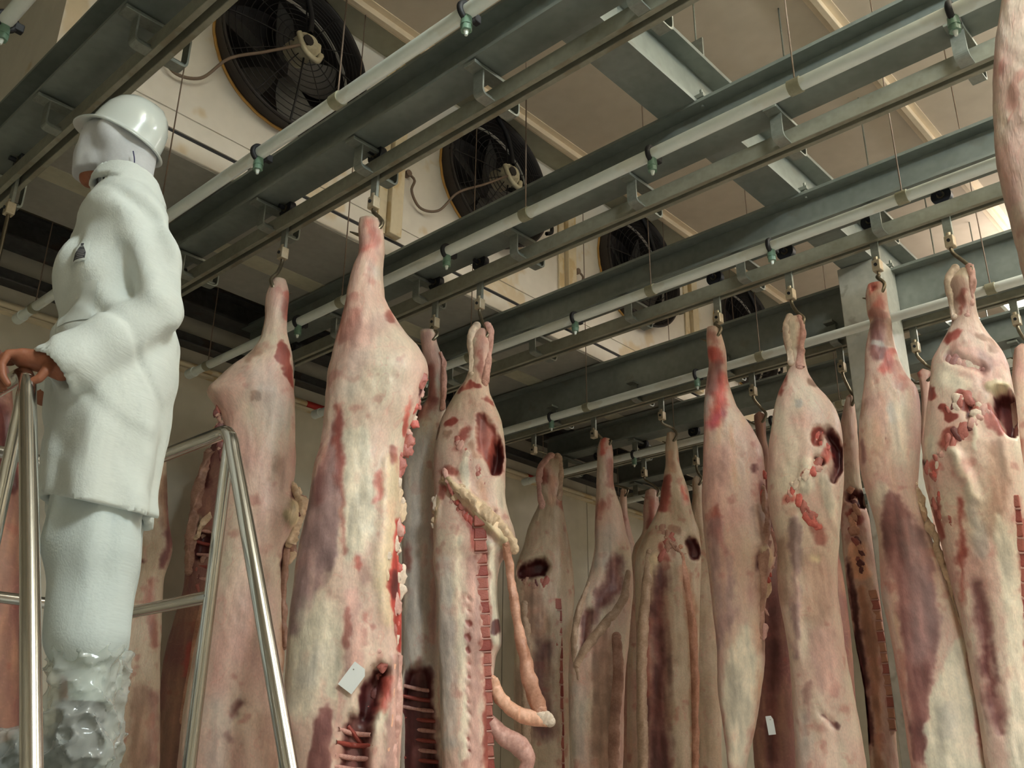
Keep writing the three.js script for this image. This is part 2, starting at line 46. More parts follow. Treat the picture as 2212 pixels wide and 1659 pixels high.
  C9: {h:[4.18,-1.94],rows:[[3.753,-0.028,0.04],[3.713,-0.048,0.054],[3.637,-0.055,0.048],[3.562,-0.048,0.039],[3.487,-0.042,0.04],[3.434,-0.064,0.048],[3.366,-0.099,0.077],[3.312,-0.117,0.114],[3.257,-0.135,0.144],[3.209,-0.145,0.159],[3.127,-0.163,0.167],[3.036,-0.182,0.161],[2.923,-0.196,0.152],[2.768,-0.197,0.127],[2.614,-0.179,0.098],[2.406,-0.192,0.068],[2.182,-0.172,0.068],[2.109,-0.169,0.07],[1.896,-0.174,0.086],[1.652,-0.184,0.098],[1.201,-0.177,0.091],[0.67,-0.142,0.055],[0.55,-0.085,-0.001]],base:"cream",f:[["wh",0.011,0.7,0,-0.004,3.713,0.0264,0.002,3.536,0.0217],["rd",0.0087,0.7,0,0.031,3.658,0.0131,0.026,3.558,0.013],["rd",0.0088,0.6,0,-0.044,3.642,0.011,-0.046,3.592,0.0088],["rd",0.0065,0.9,0,-0.074,3.434,0.0131,-0.097,3.351,0.0152],["br",0.0064,0.9,0,0.048,3.384,0.0128,0.078,3.361,0.0106],["br",0.0063,0.6,0,0.102,3.33,0.0063,0.133,3.279,0.0063],["mb",0.0064,0.8,0,-0.018,3.261,0.0107,-0.003,3.264,0.0085],["pk",0.017,0.5,0,-0.048,3.179,0.0298,0.003,3.151,0.0295],["rd",0.0063,1,-0.02,0.062,3.11,0.0188,0.041,3.066,0.0167],["dr",0.0062,1,-0.07,0.108,3.106,0.0186,0.129,3.047,0.0288,0.125,2.956,0.0245,0.101,2.891,0.0163],["bl",0.0062,0.8,0,0.09,3.016,0.0165,0.079,2.971,0.0144],["dr",0.0062,1,-0.03,0.043,2.968,0.0165,0.057,2.962,0.0144],["wh",0.0083,0.9,0.012,-0.005,2.967,0.0249,-0.026,2.856,0.0289],["bl",0.0062,0.6,0,-0.025,2.912,0.0124,-0.004,2.91,0.0124],["wh",0.0102,0.8,0.015,0.058,2.872,0.0245,0.082,2.716,0.0241,0.103,2.629,0.0159],["bl",0.0083,0.7,0,-0.103,2.799,0.0208,-0.07,2.788,0.0186],["rd",0.0101,0.7,0,0.005,2.657,0.0202,0.02,2.602,0.0241],["mb2",0.0082,0.8,0.01,-0.087,2.706,0.0164,-0.109,2.388,0.0161,-0.132,2.105,0.0157],["br",0.0123,0.6,0,-0.154,2.601,0.0206,-0.167,2.349,0.0202],["br",0.016,0.5,0,-0.02,2.509,0.0401,-0.034,2.282,0.0512],["pk",0.0156,0.7,0,-0.025,2.182,0.0507,-0.016,1.986,0.0459],["mu",0.0077,0.5,0,-0.093,1.987,0.0097,-0.109,1.835,0.0096],["dr",0.0057,0.8,-0.01,-0.056,1.863,0.0095,-0.015,1.825,0.0113],["mb",0.0154,0.6,0,-0.137,1.835,0.0269,-0.144,1.668,0.0265],["ye",0.008,0.9,0,-0.027,2.52,0.0161,-0.012,2.515,0.014]],"st":[["wh","tendon",-0.0141,3.7431,0.0199,0.015,-0.0297,3.6965,0.0221,0.025,-0.0295,3.6028,0.0175,0.03,-0.029,3.4905,0.0174,0.04],["pk","tendon",0.0292,3.7295,0.0176,0.015,0.0387,3.6672,0.0175,0.025,0.0215,3.5589,0.0174,0.03,0.0076,3.4616,0.0194,0.04]],"lu":[[["rd","bl","pk","wh"],20,0.018,0.08,0.052,3.111,0.073,3.017,0.034,2.941,-0.068,2.859,-0.116,2.796],[["bl","rd"],10,0.018,0.08,-0.115,2.807,-0.054,2.787,0.005,2.657]],"label":"cream carcass with white hock and red-black hollow by the column"},
  C9b: {h:[5.3,-2.16],rows:[[3.724,-0.011,0.015],[3.643,-0.04,0.026],[3.529,-0.071,0.023],[3.305,-0.104,0.007],[3.168,-0.119,0.001],[3.032,-0.134,0.014],[2.767,-0.139,0.046],[2.512,-0.136,0.038],[2.266,-0.128,0.031],[2.028,-0.114,0.024],[1.666,-0.13,0.009],[1.208,-0.127,0.005],[0.67,-0.11,-0.012],[0.55,-0.082,-0.04]],base:"pink",f:[["dr",0.0075,1,-0.06,-0.057,3.099,0.0298,-0.02,3.069,0.0395],["rd",0.0074,1,0,-0.081,2.994,0.0247,-0.047,2.964,0.0295],["pe",0.0097,1,0.012,-0.067,2.794,0.0439,-0.058,2.664,0.0482],["or",0.0096,0.9,0.008,-0.065,2.563,0.024,-0.046,2.266,0.0281,-0.058,1.982,0.023,-0.083,1.686,0.018],["dr",0.0098,1,-0.03,-0.12,2.72,0.0122,-0.11,2.219,0.0212,-0.119,1.798,0.0206]],"lu":[[["rd","dr","or","pe"],18,0.022,0.05,-0.077,3.142,-0.037,3.057,-0.074,2.953,-0.052,2.819,-0.046,2.664]],"label":"carcass with orange backbone showing in the gap beside the grey column","spine":[[-0.01,2.56],[-0.006,2.362],[-0.001,2.192],[0.001,2.027],[-0.006,1.843]],"nsp":13,"spw":0.0309},
  C10: {h:[4.19,-1.49],rows:[[3.798,-0.051,0.006],[3.761,-0.065,0.022],[3.7,-0.074,0.022],[3.64,-0.074,0.021],[3.591,-0.067,0.023],[3.533,-0.084,0.021],[3.441,-0.109,0.025],[3.371,-0.118,0.036],[3.301,-0.13,0.058],[3.232,-0.146,0.091],[3.122,-0.171,0.089],[3.014,-0.188,0.073],[2.908,-0.196,0.054],[2.78,-0.185,0.032],[2.611,-0.159,0.048],[2.494,-0.162,0.067],[2.319,-0.175,0.106],[2.18,-0.165,0.122],[2.011,-0.155,0.143],[1.88,-0.151,0.157],[1.653,-0.15,0.152],[1.201,-0.142,0.145],[0.67,-0.105,0.107],[0.55,-0.044,0.046]],base:"pink",f:[["dr",0.0041,1,-0.015,-0.027,3.754,0.0101,-0.03,3.735,0.0081],["bl",0.0081,0.6,0,-0.029,3.774,0.0243,-0.027,3.676,0.0282],["wh",0.008,0.5,0,-0.007,3.721,0.0161,-0.057,3.682,0.0121],["rd",0.008,0.6,0,-0.044,3.619,0.0241,-0.01,3.601,0.0159],["mu",0.008,0.9,0,-0.031,3.557,0.0279,-0.054,3.419,0.0336],["mb",0.006,0.9,0,-0.063,3.463,0.0119,-0.028,3.452,0.0119],["br",0.0079,0.8,0,0.015,3.572,0.0099,-0.007,3.458,0.0098],["bl",0.0098,0.7,0,0.003,3.41,0.0157,-0.03,3.323,0.0274],["rd",0.0117,0.4,0,0.006,3.34,0.0195,0.029,3.246,0.0231],["pk",0.0155,0.6,0,-0.069,3.17,0.035,-0.086,3.04,0.0385],["wh",0.0153,0.6,0,-0.008,3.118,0.0344,-0.017,2.902,0.0376],["mb",0.0096,0.7,0,-0.032,3.143,0.0154,-0.032,3.077,0.0134],["dr",0.0038,0.9,0,-0.07,2.998,0.0077,-0.068,2.992,0.0057],["br",0.0099,0.8,0,-0.15,3.181,0.0158,-0.159,3.138,0.0157],["mu",0.0078,0.7,0,-0.167,3.006,0.0117,-0.165,2.919,0.0116],["mu",0.0094,0.95,0,-0.082,2.72,0.0375,-0.06,2.575,0.0663,-0.038,2.395,0.0866,-0.045,2.204,0.0746,-0.071,2.02,0.0526,-0.097,1.824,0.0346,-0.111,1.685,0.0274],["mb2",0.0184,0.75,0,-0.027,2.612,0.022,-0.014,2.432,0.0469,-0.016,2.221,0.0531,-0.054,2.074,0.0351],["wh",0.0095,0.7,0,-0.12,2.765,0.0303,-0.144,2.726,0.019],["mb",0.0147,0.6,0,-0.166,2.325,0.0184,-0.16,2.286,0.0146],["wh",0.0052,1,0,0.096,2.124,0.0137,0.057,1.98,0.0614,0.022,1.822,0.0846,0.008,1.668,0.0919],["mb",0.017,0.5,0,0.03,1.875,0.0238,0.009,1.788,0.0237],["ye",0.0074,0.7,0,0.029,2.75,0.0092,0.089,2.523,0.0107,0.111,2.309,0.0105]],"st":[["ye","fat_fold",0.0219,2.7926,0.0111,0.03,0.0391,2.6472,0.0146,0.05,0.0746,2.4849,0.0143,0.05,0.1018,2.3286,0.014,0.05,0.112,2.1967,0.0103,0.04],["mb2","flank_strip",0.0815,2.7658,0.0128,0.0,0.1036,2.5616,0.0143,0.0,0.1144,2.366,0.014,0.0,0.1172,2.1965,0.0121,0.0]],"label":"carcass side with a broad purple muscle sheet and white fat triangle"},
  C11: {h:[4.2,-1.15],rows:[[3.746,0.007,0.051],[3.715,-0.013,0.057],[3.672,-0.053,0.065],[3.608,-0.055,0.059],[3.551,-0.054,0.056],[3.49,-0.055,0.056],[3.44,-0.081,0.066],[3.385,-0.117,0.086],[3.32,-0.159,0.118],[3.255,-0.176,0.132],[3.149,-0.202,0.135],[3.045,-0.224,0.132],[2.923,-0.251,0.123],[2.843,-0.264,0.12],[2.723,-0.262,0.107],[2.453,-0.234,0.079],[2.089,-0.206,0.035],[1.653,-0.205,-0.014],[1.201,-0.201,-0.019],[0.67,-0.177,-0.043],[0.55,-0.139,-0.081]],base:"cream",f:[["pk",0.0092,0.6,0,-0.004,3.656,0.0258,0.004,3.516,0.0291],["rd",0.0055,0.7,0,0.017,3.605,0.0073,-0.012,3.497,0.0091],["rd",0.0055,1,0,-0.078,3.386,0.0165,-0.037,3.407,0.0218],["dr",0.0074,0.9,0,-0.135,3.386,0.0185,-0.115,3.416,0.0148],["br",0.0054,0.9,0,0.031,3.387,0.0107,0.063,3.359,0.0142,0.091,3.31,0.0105],["pk",0.009,0.8,0,-0.035,3.318,0.018,0.015,3.287,0.0214,0.064,3.25,0.0175],["mu",0.0091,0.7,-0.015,-0.076,3.297,0.0218,-0.026,3.255,0.0179,0.023,3.221,0.0212],["wh",0.0091,0.8,0,-0.108,3.205,0.0363,-0.051,3.152,0.0357],["rd",0.0055,1,0,-0.187,3.153,0.022,-0.174,3.134,0.0183],["rd",0.0036,1,0,-0.067,3.112,0.0196,-0.066,3.069,0.0178],["rd",0.0036,1,0,-0.132,3.063,0.0162,-0.126,3.032,0.0179,-0.106,3.021,0.0125],["dr",0.0053,1,-0.02,-0.037,3.065,0.0124,-0.049,3.014,0.0106],["rd",0.0053,0.9,0,-0.046,3.066,0.0248,0.011,3.026,0.0278,0.051,2.948,0.024],["dr",0.0052,1,-0.09,0.095,3.085,0.0378,0.09,3.024,0.041,0.09,2.952,0.0238],["ye",0.0052,1,0.01,0.046,3.136,0.0174,0.091,3.138,0.0155],["wh",0.0053,0.9,0.008,-0.029,3.022,0.0088,-0.038,2.92,0.0122,-0.046,2.87,0.0104],["rd",0.0071,0.9,0,-0.127,2.953,0.0214,-0.152,2.905,0.0214,-0.073,2.949,0.0176],["wh",0.0073,0.8,0,-0.21,2.944,0.0254,-0.222,2.863,0.0216],["dr",0.0055,0.8,-0.02,-0.256,2.867,0.0091,-0.252,2.846,0.0091],["bl",0.0054,0.7,0,-0.216,2.837,0.0144,-0.199,2.809,0.0179],["wh",0.0089,0.9,0.02,-0.135,2.872,0.0177,-0.101,2.766,0.0244,-0.081,2.664,0.0206],["br",0.012,0.7,0,0.021,2.871,0.0308,0.013,2.712,0.0405,-0.031,2.543,0.0269],["wh",0.0101,0.9,0,-0.017,2.58,0.0202,-0.011,2.354,0.0263,-0.024,2.174,0.0324,-0.051,1.915,0.0413,-0.085,1.668,0.0405],["mb",0.0103,0.6,0,-0.087,2.626,0.0206,-0.088,2.453,0.0236],["rd",0.0071,0.9,0,-0.241,2.663,0.0178,-0.238,2.563,0.0211,-0.224,2.533,0.014],["rd",0.007,0.9,0,-0.14,2.671,0.0104,-0.165,2.46,0.0137,-0.186,2.275,0.0102],["mu",0.0135,1,-0.014,-0.13,2.326,0.0135,-0.132,2.162,0.0265,-0.138,2.021,0.0196,-0.137,1.883,0.0258,-0.134,1.782,0.0128],["dr",0.0099,0.6,0,-0.136,2.091,0.0099,-0.134,1.917,0.0113],["rd",0.0066,0.8,0,0.075,2.57,0.0164,0.039,2.26,0.0193,0.004,1.999,0.0158]],"st":[["wh","tendon",-0.0024,3.7422,0.0186,0.02,-0.0324,3.6951,0.0205,0.03,-0.0377,3.5939,0.0148,0.035,-0.0404,3.4983,0.0147,0.04],["pk","tendon",0.0541,3.7357,0.0165,0.02,0.0564,3.6767,0.0164,0.03,0.0374,3.5772,0.0164,0.035,0.0088,3.4879,0.0163,0.04]],"lu":[[["rd","wh","pk","dr"],26,0.02,0.1,-0.131,3.048,-0.061,3.09,-0.005,3.039,-0.074,2.945,-0.133,2.912,-0.201,2.819],[["bl","rd","wh"],16,0.018,0.06,-0.225,2.843,-0.198,2.778,-0.229,2.622,-0.162,2.595],[["wh","pk","mu"],12,0.022,0.1,-0.096,3.29,-0.026,3.255,0.04,3.211]],"label":"carcass with brown ovals and a large black hollow","spine":[[0.061,2.668],[0.046,2.479],[0.029,2.296],[0.006,2.085]],"nsp":10,"spw":0.0216},
  C12: {h:[2.24,-0.22],rows:[[3.973,-0.018,0.036],[3.794,-0.058,0.018],[3.57,-0.119,0.04],[3.359,-0.184,0.063],[3.229,-0.217,0.056],[3.103,-0.241,0.041],[2.979,-0.256,0.026],[2.857,-0.258,0.012],[2.738,-0.255,-0.002],[2.645,-0.251,-0.011],[2.513,-0.247,-0.028],[2.203,-0.238,-0.042],[1.629,-0.238,-0.062],[1.189,-0.234,-0.067],[0.67,-0.212,-0.089],[0.55,-0.177,-0.124]],base:"cream",f:[["pk",0.0115,0.6,0,-0.185,3.198,0.0153,-0.189,3.145,0.0133],["rd",0.0077,0.5,0,-0.19,3.2,0.0096,-0.198,3.163,0.0077],["mb",0.0098,0.6,0,-0.187,3.312,0.0117,-0.186,3.255,0.0097],["wh",0.0096,0.6,0,-0.223,3.092,0.0135,-0.219,3.024,0.019],["rd",0.0038,0.7,0,-0.187,3.063,0.0056,-0.21,3.02,0.0047],["br",0.0059,0.7,0,-0.171,3.406,0.0098,-0.182,3.383,0.0079],["pk",0.0076,0.7,0,-0.229,2.962,0.0189,-0.231,2.835,0.0185],["br",0.0057,0.5,0,-0.244,2.995,0.0077,-0.247,2.93,0.0076]],"label":"close pale carcass flank hanging apart on its own rail stretch"},
  C13: {h:[5.245,-1.185],rows:[[3.745,-0.03,0.034],[3.673,-0.05,0.03],[3.596,-0.067,0.026],[3.469,-0.096,0.025],[3.344,-0.121,0.028],[3.1,-0.157,0.007],[2.863,-0.183,-0.018],[1.666,-0.302,-0.115],[1.208,-0.297,-0.119],[0.67,-0.274,-0.143],[0.55,-0.236,-0.18]],base:"pink",f:[["rd",0.0083,0.6,0,-0.093,3.201,0.0207,-0.103,3.104,0.0206]],"label":"pink carcass leg behind the carcass with the large black hollow"},
  C14: {h:[5.3,-1.72],rows:[[3.766,-0.038,0.04],[3.714,-0.031,0.036],[3.617,-0.03,0.029],[3.48,-0.046,0.024],[3.215,-0.094,0.021],[2.71,-0.152,-0.017],[1.666,-0.254,-0.106],[1.208,-0.25,-0.11],[0.67,-0.231,-0.128],[0.55,-0.202,-0.158]],base:"pink",f:[["bl",0.0072,0.6,0,-0.029,3.753,0.012,-0.018,3.726,0.0095]],"label":"pink cut shank tip poking out beside the carcass with brown ovals"},
  C15: {h:[2.22,-4.515],rows:[[3.76,-0.028,0.028],[3.71,-0.034,0.034],[3.56,-0.03,0.03],[3.295,-0.038,0.037],[3.172,-0.038,0.067],[2.981,-0.043,0.099],[2.761,-0.033,0.14],[2.62,-0.023,0.176],[2.483,-0.007,0.156],[2.298,-0.021,0.169],[2.044,-0.013,0.192],[1.625,0.037,0.252],[1.187,0.043,0.247],[0.67,0.069,0.22],[0.55,0.112,0.177]],base:"tan",f:[["mu",0.0087,1,0,0.111,2.916,0.0109,0.153,2.639,0.0193,0.141,2.535,0.0106],["br",0.013,0.8,0,0.079,2.96,0.0174,0.115,2.728,0.0172],["dr",0.0063,0.7,0,0.041,2.549,0.0084,0.049,2.541,0.0063],["rd",0.0105,0.6,0,0.089,2.453,0.0167,0.148,2.152,0.0165],["br",0.0161,0.7,0,0.117,1.942,0.0403,0.16,1.643,0.0475],["mu",0.0122,0.7,0,0.177,1.944,0.0203,0.223,1.644,0.024]],"label":"tan carcass side directly behind the worker in white"},
  C16: {h:[1.21,-4.1],rows:[[3.253,-0.026,0.04],[3.215,-0.047,0.094],[3.126,-0.054,0.137],[3.008,-0.051,0.172],[2.835,-0.044,0.224],[2.647,-0.033,0.266],[2.375,-0.021,0.319],[2.031,-0.003,0.376],[1.614,0.034,0.441],[1.182,0.044,0.431],[0.67,0.095,0.38],[0.55,0.176,0.298]],base:"muscle",f:[["dr",0.0099,0.8,-0.02,0.145,2.945,0.0231,0.215,2.663,0.0326],["pk",0.0067,0.7,0,0.103,3.202,0.0133,0.139,3.045,0.0133]],"label":"dark red quarter on a long hook by the worker"},
  C17: {h:[3.23,-4.85],rows:[[3.804,-0.217,-0.151],[3.667,-0.238,-0.115],[3.512,-0.375,-0.086],[3.333,-0.455,-0.082],[3.154,-0.49,-0.078],[2.926,-0.492,-0.068],[2.705,-0.479,-0.058],[2.576,-0.472,-0.052],[2.386,-0.502,-0.043],[2.179,-0.528,-0.036],[1.979,-0.515,-0.032],[1.633,-0.482,-0.007],[1.192,-0.47,-0.019],[0.67,-0.411,-0.078],[0.55,-0.316,-0.173]],base:"muscle",f:[["br",0.0105,0.9,0,-0.422,3.263,0.0314,-0.462,3.062,0.036,-0.464,2.87,0.0203],["dr",0.0077,1,-0.04,-0.384,2.848,0.0357,-0.392,2.767,0.0355],["ye",0.0102,0.8,0,-0.436,2.954,0.0205,-0.456,2.79,0.0177],["dr",0.0078,0.8,0,-0.416,3.263,0.0157,-0.413,3.15,0.0156],["or",0.0099,0.6,0,-0.355,2.429,0.0249,-0.342,2.202,0.0294],["bl",0.0098,0.6,0,-0.385,2.25,0.0245,-0.378,2.102,0.0243],["mu",0.012,0.9,0,-0.511,2.098,0.024,-0.503,1.954,0.0285],["br",0.019,0.7,0,-0.443,1.86,0.0475,-0.415,1.652,0.0469]],"st":[["br","fat_fold",-0.4284,3.3628,0.0237,0.08,-0.4579,3.0906,0.0309,0.1,-0.4662,2.8701,0.0305,0.09,-0.4492,2.6575,0.0251,0.08],["ye","fat_fold",-0.3393,3.0158,0.0155,0.1,-0.4067,2.9285,0.0205,0.12,-0.4349,2.8451,0.0152,0.11],["or","flank_strip",-0.342,2.5065,0.025,0.1,-0.3541,2.3017,0.0296,0.1,-0.3628,2.0783,0.0291,0.09,-0.3712,1.8619,0.0287,0.08]],"lu":[[["dr","rd","ye","br"],22,0.022,0.09,-0.4,3.526,-0.428,3.32,-0.446,3.036,-0.387,2.767,-0.379,2.505]],"label":"dark red ribbed carcass behind the pale one at the stair handrail","ribs":[[-0.442,2.899,-0.297,2.881],[-0.433,2.829,-0.289,2.811],[-0.424,2.76,-0.281,2.742],[-0.415,2.691,-0.273,2.673],[-0.407,2.623,-0.265,2.604]],"rw":0.0102},
  C18: {h:[5.3,-2.75],rows:[[3.76,-0.028,0.028],[3.71,-0.034,0.034],[3.56,-0.03,0.03],[3.421,-0.049,0.05],[3.186,-0.08,0.062],[2.845,-0.115,0.072],[2.309,-0.159,0.061],[1.665,-0.198,0.025],[1.208,-0.193,0.02],[0.67,-0.165,-0.008],[0.55,-0.12,-0.053]],base:"muscle",f:[["rd",0.011,0.8,0,0.002,3.272,0.0219,0.005,3.156,0.0217],["ye",0.0108,0.6,0,-0.036,2.986,0.0216,-0.044,2.736,0.0213],["dr",0.0236,0.8,-0.012,-0.034,2.572,0.021,-0.037,2.308,0.031,-0.084,2.004,0.0254,-0.094,1.71,0.0299]],"label":"reddish carcass side in the gap beside the long white fat flank"},
  C19: {h:[6.25,-3.815],rows:[[3.76,-0.028,0.028],[3.71,-0.034,0.034],[3.57,-0.043,0.043],[3.32,-0.092,0.061],[2.806,-0.145,0.101],[1.676,-0.208,0.049],[1.213,-0.202,0.042],[0.67,-0.169,0.01],[0.55,-0.118,-0.041]],base:"tan",f:[["or",0.0134,0.7,0,-0.061,2.975,0.0269,-0.084,2.478,0.0196]],"label":"dim tan carcass behind the tan one with dark red shank"},
  C21: {h:[6.25,-2.845],rows:[[3.734,-0.048,0.045],[3.401,-0.112,0.056],[2.705,-0.165,0.098],[1.677,-0.212,0.065],[1.214,-0.205,0.058],[0.67,-0.17,0.023],[0.55,-0.115,-0.032]],base:"muscle",f:[],"label":"dim reddish carcass behind the cream one with the white hock"}
};

// ------------------------------------------------------------------ helpers
const V = (x, y, z) => new THREE.Vector3(x, y, z);
const RAD = Math.PI / 180;
const clamp = (x, a = 0, b = 1) => Math.min(b, Math.max(a, x));
const sstep = (a, b, x) => { const t = clamp((x - a) / (b - a)); return t * t * (3 - 2 * t); };
const lerp = (a, b, t) => a + (b - a) * t;
const taken = new Map();
function numbered(n) { const k = taken.get(n) || 0; taken.set(n, k + 1); return k ? n + '_' + String(k).padStart(3, '0') : n; }
function hash(x, y, z) {
  let h = Math.imul(x, 374761393) + Math.imul(y, 668265263) + Math.imul(z, 2147483647 ^ 0x5bd1e995) | 0;
  h = Math.imul(h ^ (h >>> 13), 1274126177); h ^= h >>> 16;
  return (h >>> 0) / 4294967295;
}
function noise(x, y, z = 0) {               // value noise, -1..1
  const xi = Math.floor(x), yi = Math.floor(y), zi = Math.floor(z);
  let a = x - xi, b = y - yi, c = z - zi;
  a = a * a * (3 - 2 * a); b = b * b * (3 - 2 * b); c = c * c * (3 - 2 * c);
  const l = (p, q, t) => p + (q - p) * t;
  const n = l(l(l(hash(xi, yi, zi), hash(xi + 1, yi, zi), a), l(hash(xi, yi + 1, zi), hash(xi + 1, yi + 1, zi), a), b),
    l(l(hash(xi, yi, zi + 1), hash(xi + 1, yi, zi + 1), a), l(hash(xi, yi + 1, zi + 1), hash(xi + 1, yi + 1, zi + 1), a), b), c);
  return n * 2 - 1;
}
function noise2(x, y) {
  const xi = Math.floor(x), yi = Math.floor(y); let a = x - xi, b = y - yi; a = a * a * (3 - 2 * a); b = b * b * (3 - 2 * b);
  const p = hash(xi, yi, 7), q = hash(xi + 1, yi, 7), r = hash(xi, yi + 1, 7), s = hash(xi + 1, yi + 1, 7), m = p + (q - p) * a;
  return (m + (r + (s - r) * a - m) * b) * 2 - 1;
}
function fbm(x, y, z = 0, o = 4) { let s = 0, a = 0.5; for (let i = 0; i < o; i++) { s += a * noise(x, y, z); x = x * 2.03 + 7.1; y = y * 2.03 + 3.7; z = z * 2.03 + 1.3; a *= 0.5; } return s; }
function rng(seed) { let s = seed >>> 0; return () => { s = Math.imul(s ^ (s >>> 15), 2246822519) + 0x9e3779b9 | 0; s ^= s >>> 13; return (s >>> 0) / 4294967296; }; }
function tileNoise(u, v, f, seed) {         // value noise that repeats over 0..1
  const x = u * f, y = v * f, xi = Math.floor(x), yi = Math.floor(y);
  let a = x - xi, b = y - yi; a = a * a * (3 - 2 * a); b = b * b * (3 - 2 * b);
  const H = (i, j) => hash(((i % f) + f) % f, ((j % f) + f) % f, seed);
  return lerp(lerp(H(xi, yi), H(xi + 1, yi), a), lerp(H(xi, yi + 1), H(xi + 1, yi + 1), a), b) * 2 - 1;
}
function tileFbm(u, v, f, seed, o = 4) { let s = 0, a = 0.5; for (let i = 0; i < o; i++) { s += a * tileNoise(u, v, f, seed + i); f *= 2; a *= 0.5; } return s; }
function dataTex(w, h, fn, srgb = true) {
  const d = new Uint8Array(w * h * 4);
  for (let j = 0; j < h; j++) for (let i = 0; i < w; i++) {
    const c = fn((i + 0.5) / w, (j + 0.5) / h), k = (j * w + i) * 4;
    d[k] = clamp(c[0], 0, 255); d[k + 1] = clamp(c[1], 0, 255); d[k + 2] = clamp(c[2], 0, 255); d[k + 3] = 255;
  }
  const t = new THREE.DataTexture(d, w, h, THREE.RGBAFormat);
  t.wrapS = t.wrapT = THREE.RepeatWrapping; t.magFilter = THREE.LinearFilter; t.minFilter = THREE.LinearMipmapLinearFilter; t.generateMipmaps = true;
  if (srgb) t.colorSpace = THREE.SRGBColorSpace;
  t.needsUpdate = true; return t;
}
// a material with mottled colour (rgb sRGB 0..255, spread of mottling, repeat in metres)
let seedCount = 1;
function mottled(rgb, spread, rough, metal, opt = {}) {
  const s = (seedCount += 17), size = opt.size || 256;
  const map = dataTex(size, size, (u, v) => {
    const st = opt.streak ? tileFbm(u * opt.streak[0] % 1, v * opt.streak[1] % 1, 8, s + 5, 3) * (opt.streak[2] || 1) : 0;
    const n = tileFbm(u, v, 4, s, 5) + st, q = tileFbm(u, v, 32, s + 9, 2) * 0.6;
    let c = rgb.map((x, i) => x + (n + q) * spread);
    if (opt.stain) { const m = sstep(opt.stain[3], opt.stain[3] + 0.18, tileFbm(u, v, 5, s + 31, 5)) * opt.stain[4]; c = c.map((x, i) => lerp(x, opt.stain[i], m)); }
    return c;
  });
  const k = 1 / (opt.metres || 1); map.repeat.set(k, k);
  const m = new THREE.MeshStandardMaterial({ map, roughness: rough, metalness: metal });
  if (opt.bump) {
    m.bumpMap = dataTex(size, size, (u, v) => { const n = 128 + 127 * (tileFbm(u, v, opt.bumpF || 16, s + 3, 4)); return [n, n, n]; }, false);
    m.bumpMap.repeat.set(k, k); m.bumpScale = opt.bump;
  }
  return m;
}
function plain(rgb, rough, metal = 0, extra = {}) { return new THREE.MeshPhysicalMaterial({ color: new THREE.Color().setRGB(rgb[0] / 255, rgb[1] / 255, rgb[2] / 255, THREE.SRGBColorSpace), roughness: rough, metalness: metal, ...extra }); }
function metreUV(g) {                       // uv in metres from the dominant axis of each face
  if (g.index) g = g.toNonIndexed();
  const p = g.attributes.position, n = g.attributes.normal, uv = new Float32Array(p.count * 2);
  for (let i = 0; i < p.count; i++) {
    const ax = Math.abs(n.getX(i)), ay = Math.abs(n.getY(i)), az = Math.abs(n.getZ(i));
    const x = p.getX(i), y = p.getY(i), z = p.getZ(i);
    if (ay >= ax && ay >= az) { uv[2 * i] = x; uv[2 * i + 1] = z; } else if (ax >= az) { uv[2 * i] = z; uv[2 * i + 1] = y; } else { uv[2 * i] = x; uv[2 * i + 1] = y; }
  }
  g.setAttribute('uv', new THREE.BufferAttribute(uv, 2)); return g;
}
const clean = (g) => { g = g.index ? g.toNonIndexed() : g; for (const k of Object.keys(g.attributes)) if (!['position', 'normal', 'uv'].includes(k)) g.deleteAttribute(k); return g; };
const merge = (list) => list.length === 1 ? list[0] : mergeGeometries(list.map(clean));
function box(x0, x1, y0, y1, z0, z1, bev = 0) {
  const w = x1 - x0, h = y1 - y0, d = z1 - z0;
  const g = bev ? new RoundedBoxGeometry(w, h, d, 1, Math.min(bev, w / 2.01, h / 2.01, d / 2.01)) : new THREE.BoxGeometry(w, h, d);
  g.translate((x0 + x1) / 2, (y0 + y1) / 2, (z0 + z1) / 2); return metreUV(g);
}
function rod(a, b, r, seg = 14, r2 = r) {
  const d = b.clone().sub(a), L = d.length();
  const g = new THREE.CylinderGeometry(r2, r, L, seg, 1); g.translate(0, L / 2, 0);
  const uv = g.attributes.uv; for (let i = 0; i < uv.count; i++) uv.setXY(i, uv.getX(i) * r * 6.28, uv.getY(i) * L);
  g.applyQuaternion(new THREE.Quaternion().setFromUnitVectors(V(0, 1, 0), d.normalize())); g.translate(a.x, a.y, a.z); return clean(g);
}
function tube(pts, r, seg = 40, rs = 10, closed = false) {
  return clean(new THREE.TubeGeometry(new THREE.CatmullRomCurve3(pts, closed, 'centripetal'), seg, r, rs, closed));
}
function taperTube(pts, radii, seg = 40, rs = 12) {   // tube whose radius follows a list
  const c = new THREE.CatmullRomCurve3(pts, false, 'centripetal'), g = new THREE.TubeGeometry(c, seg, 1, rs, false);
  const p = g.attributes.position, cen = V(0, 0, 0);
  for (let i = 0; i <= seg; i++) {
    c.getPointAt(i / seg, cen); const f = i / seg * (radii.length - 1), k = Math.min(radii.length - 2, Math.floor(f)), r = lerp(radii[k], radii[k + 1], f - k);
    for (let j = 0; j <= rs; j++) { const q = i * (rs + 1) + j; p.setXYZ(q, cen.x + (p.getX(q) - cen.x) * r, cen.y + (p.getY(q) - cen.y) * r, cen.z + (p.getZ(q) - cen.z) * r); }
  }
  g.computeVertexNormals(); return clean(g);
}
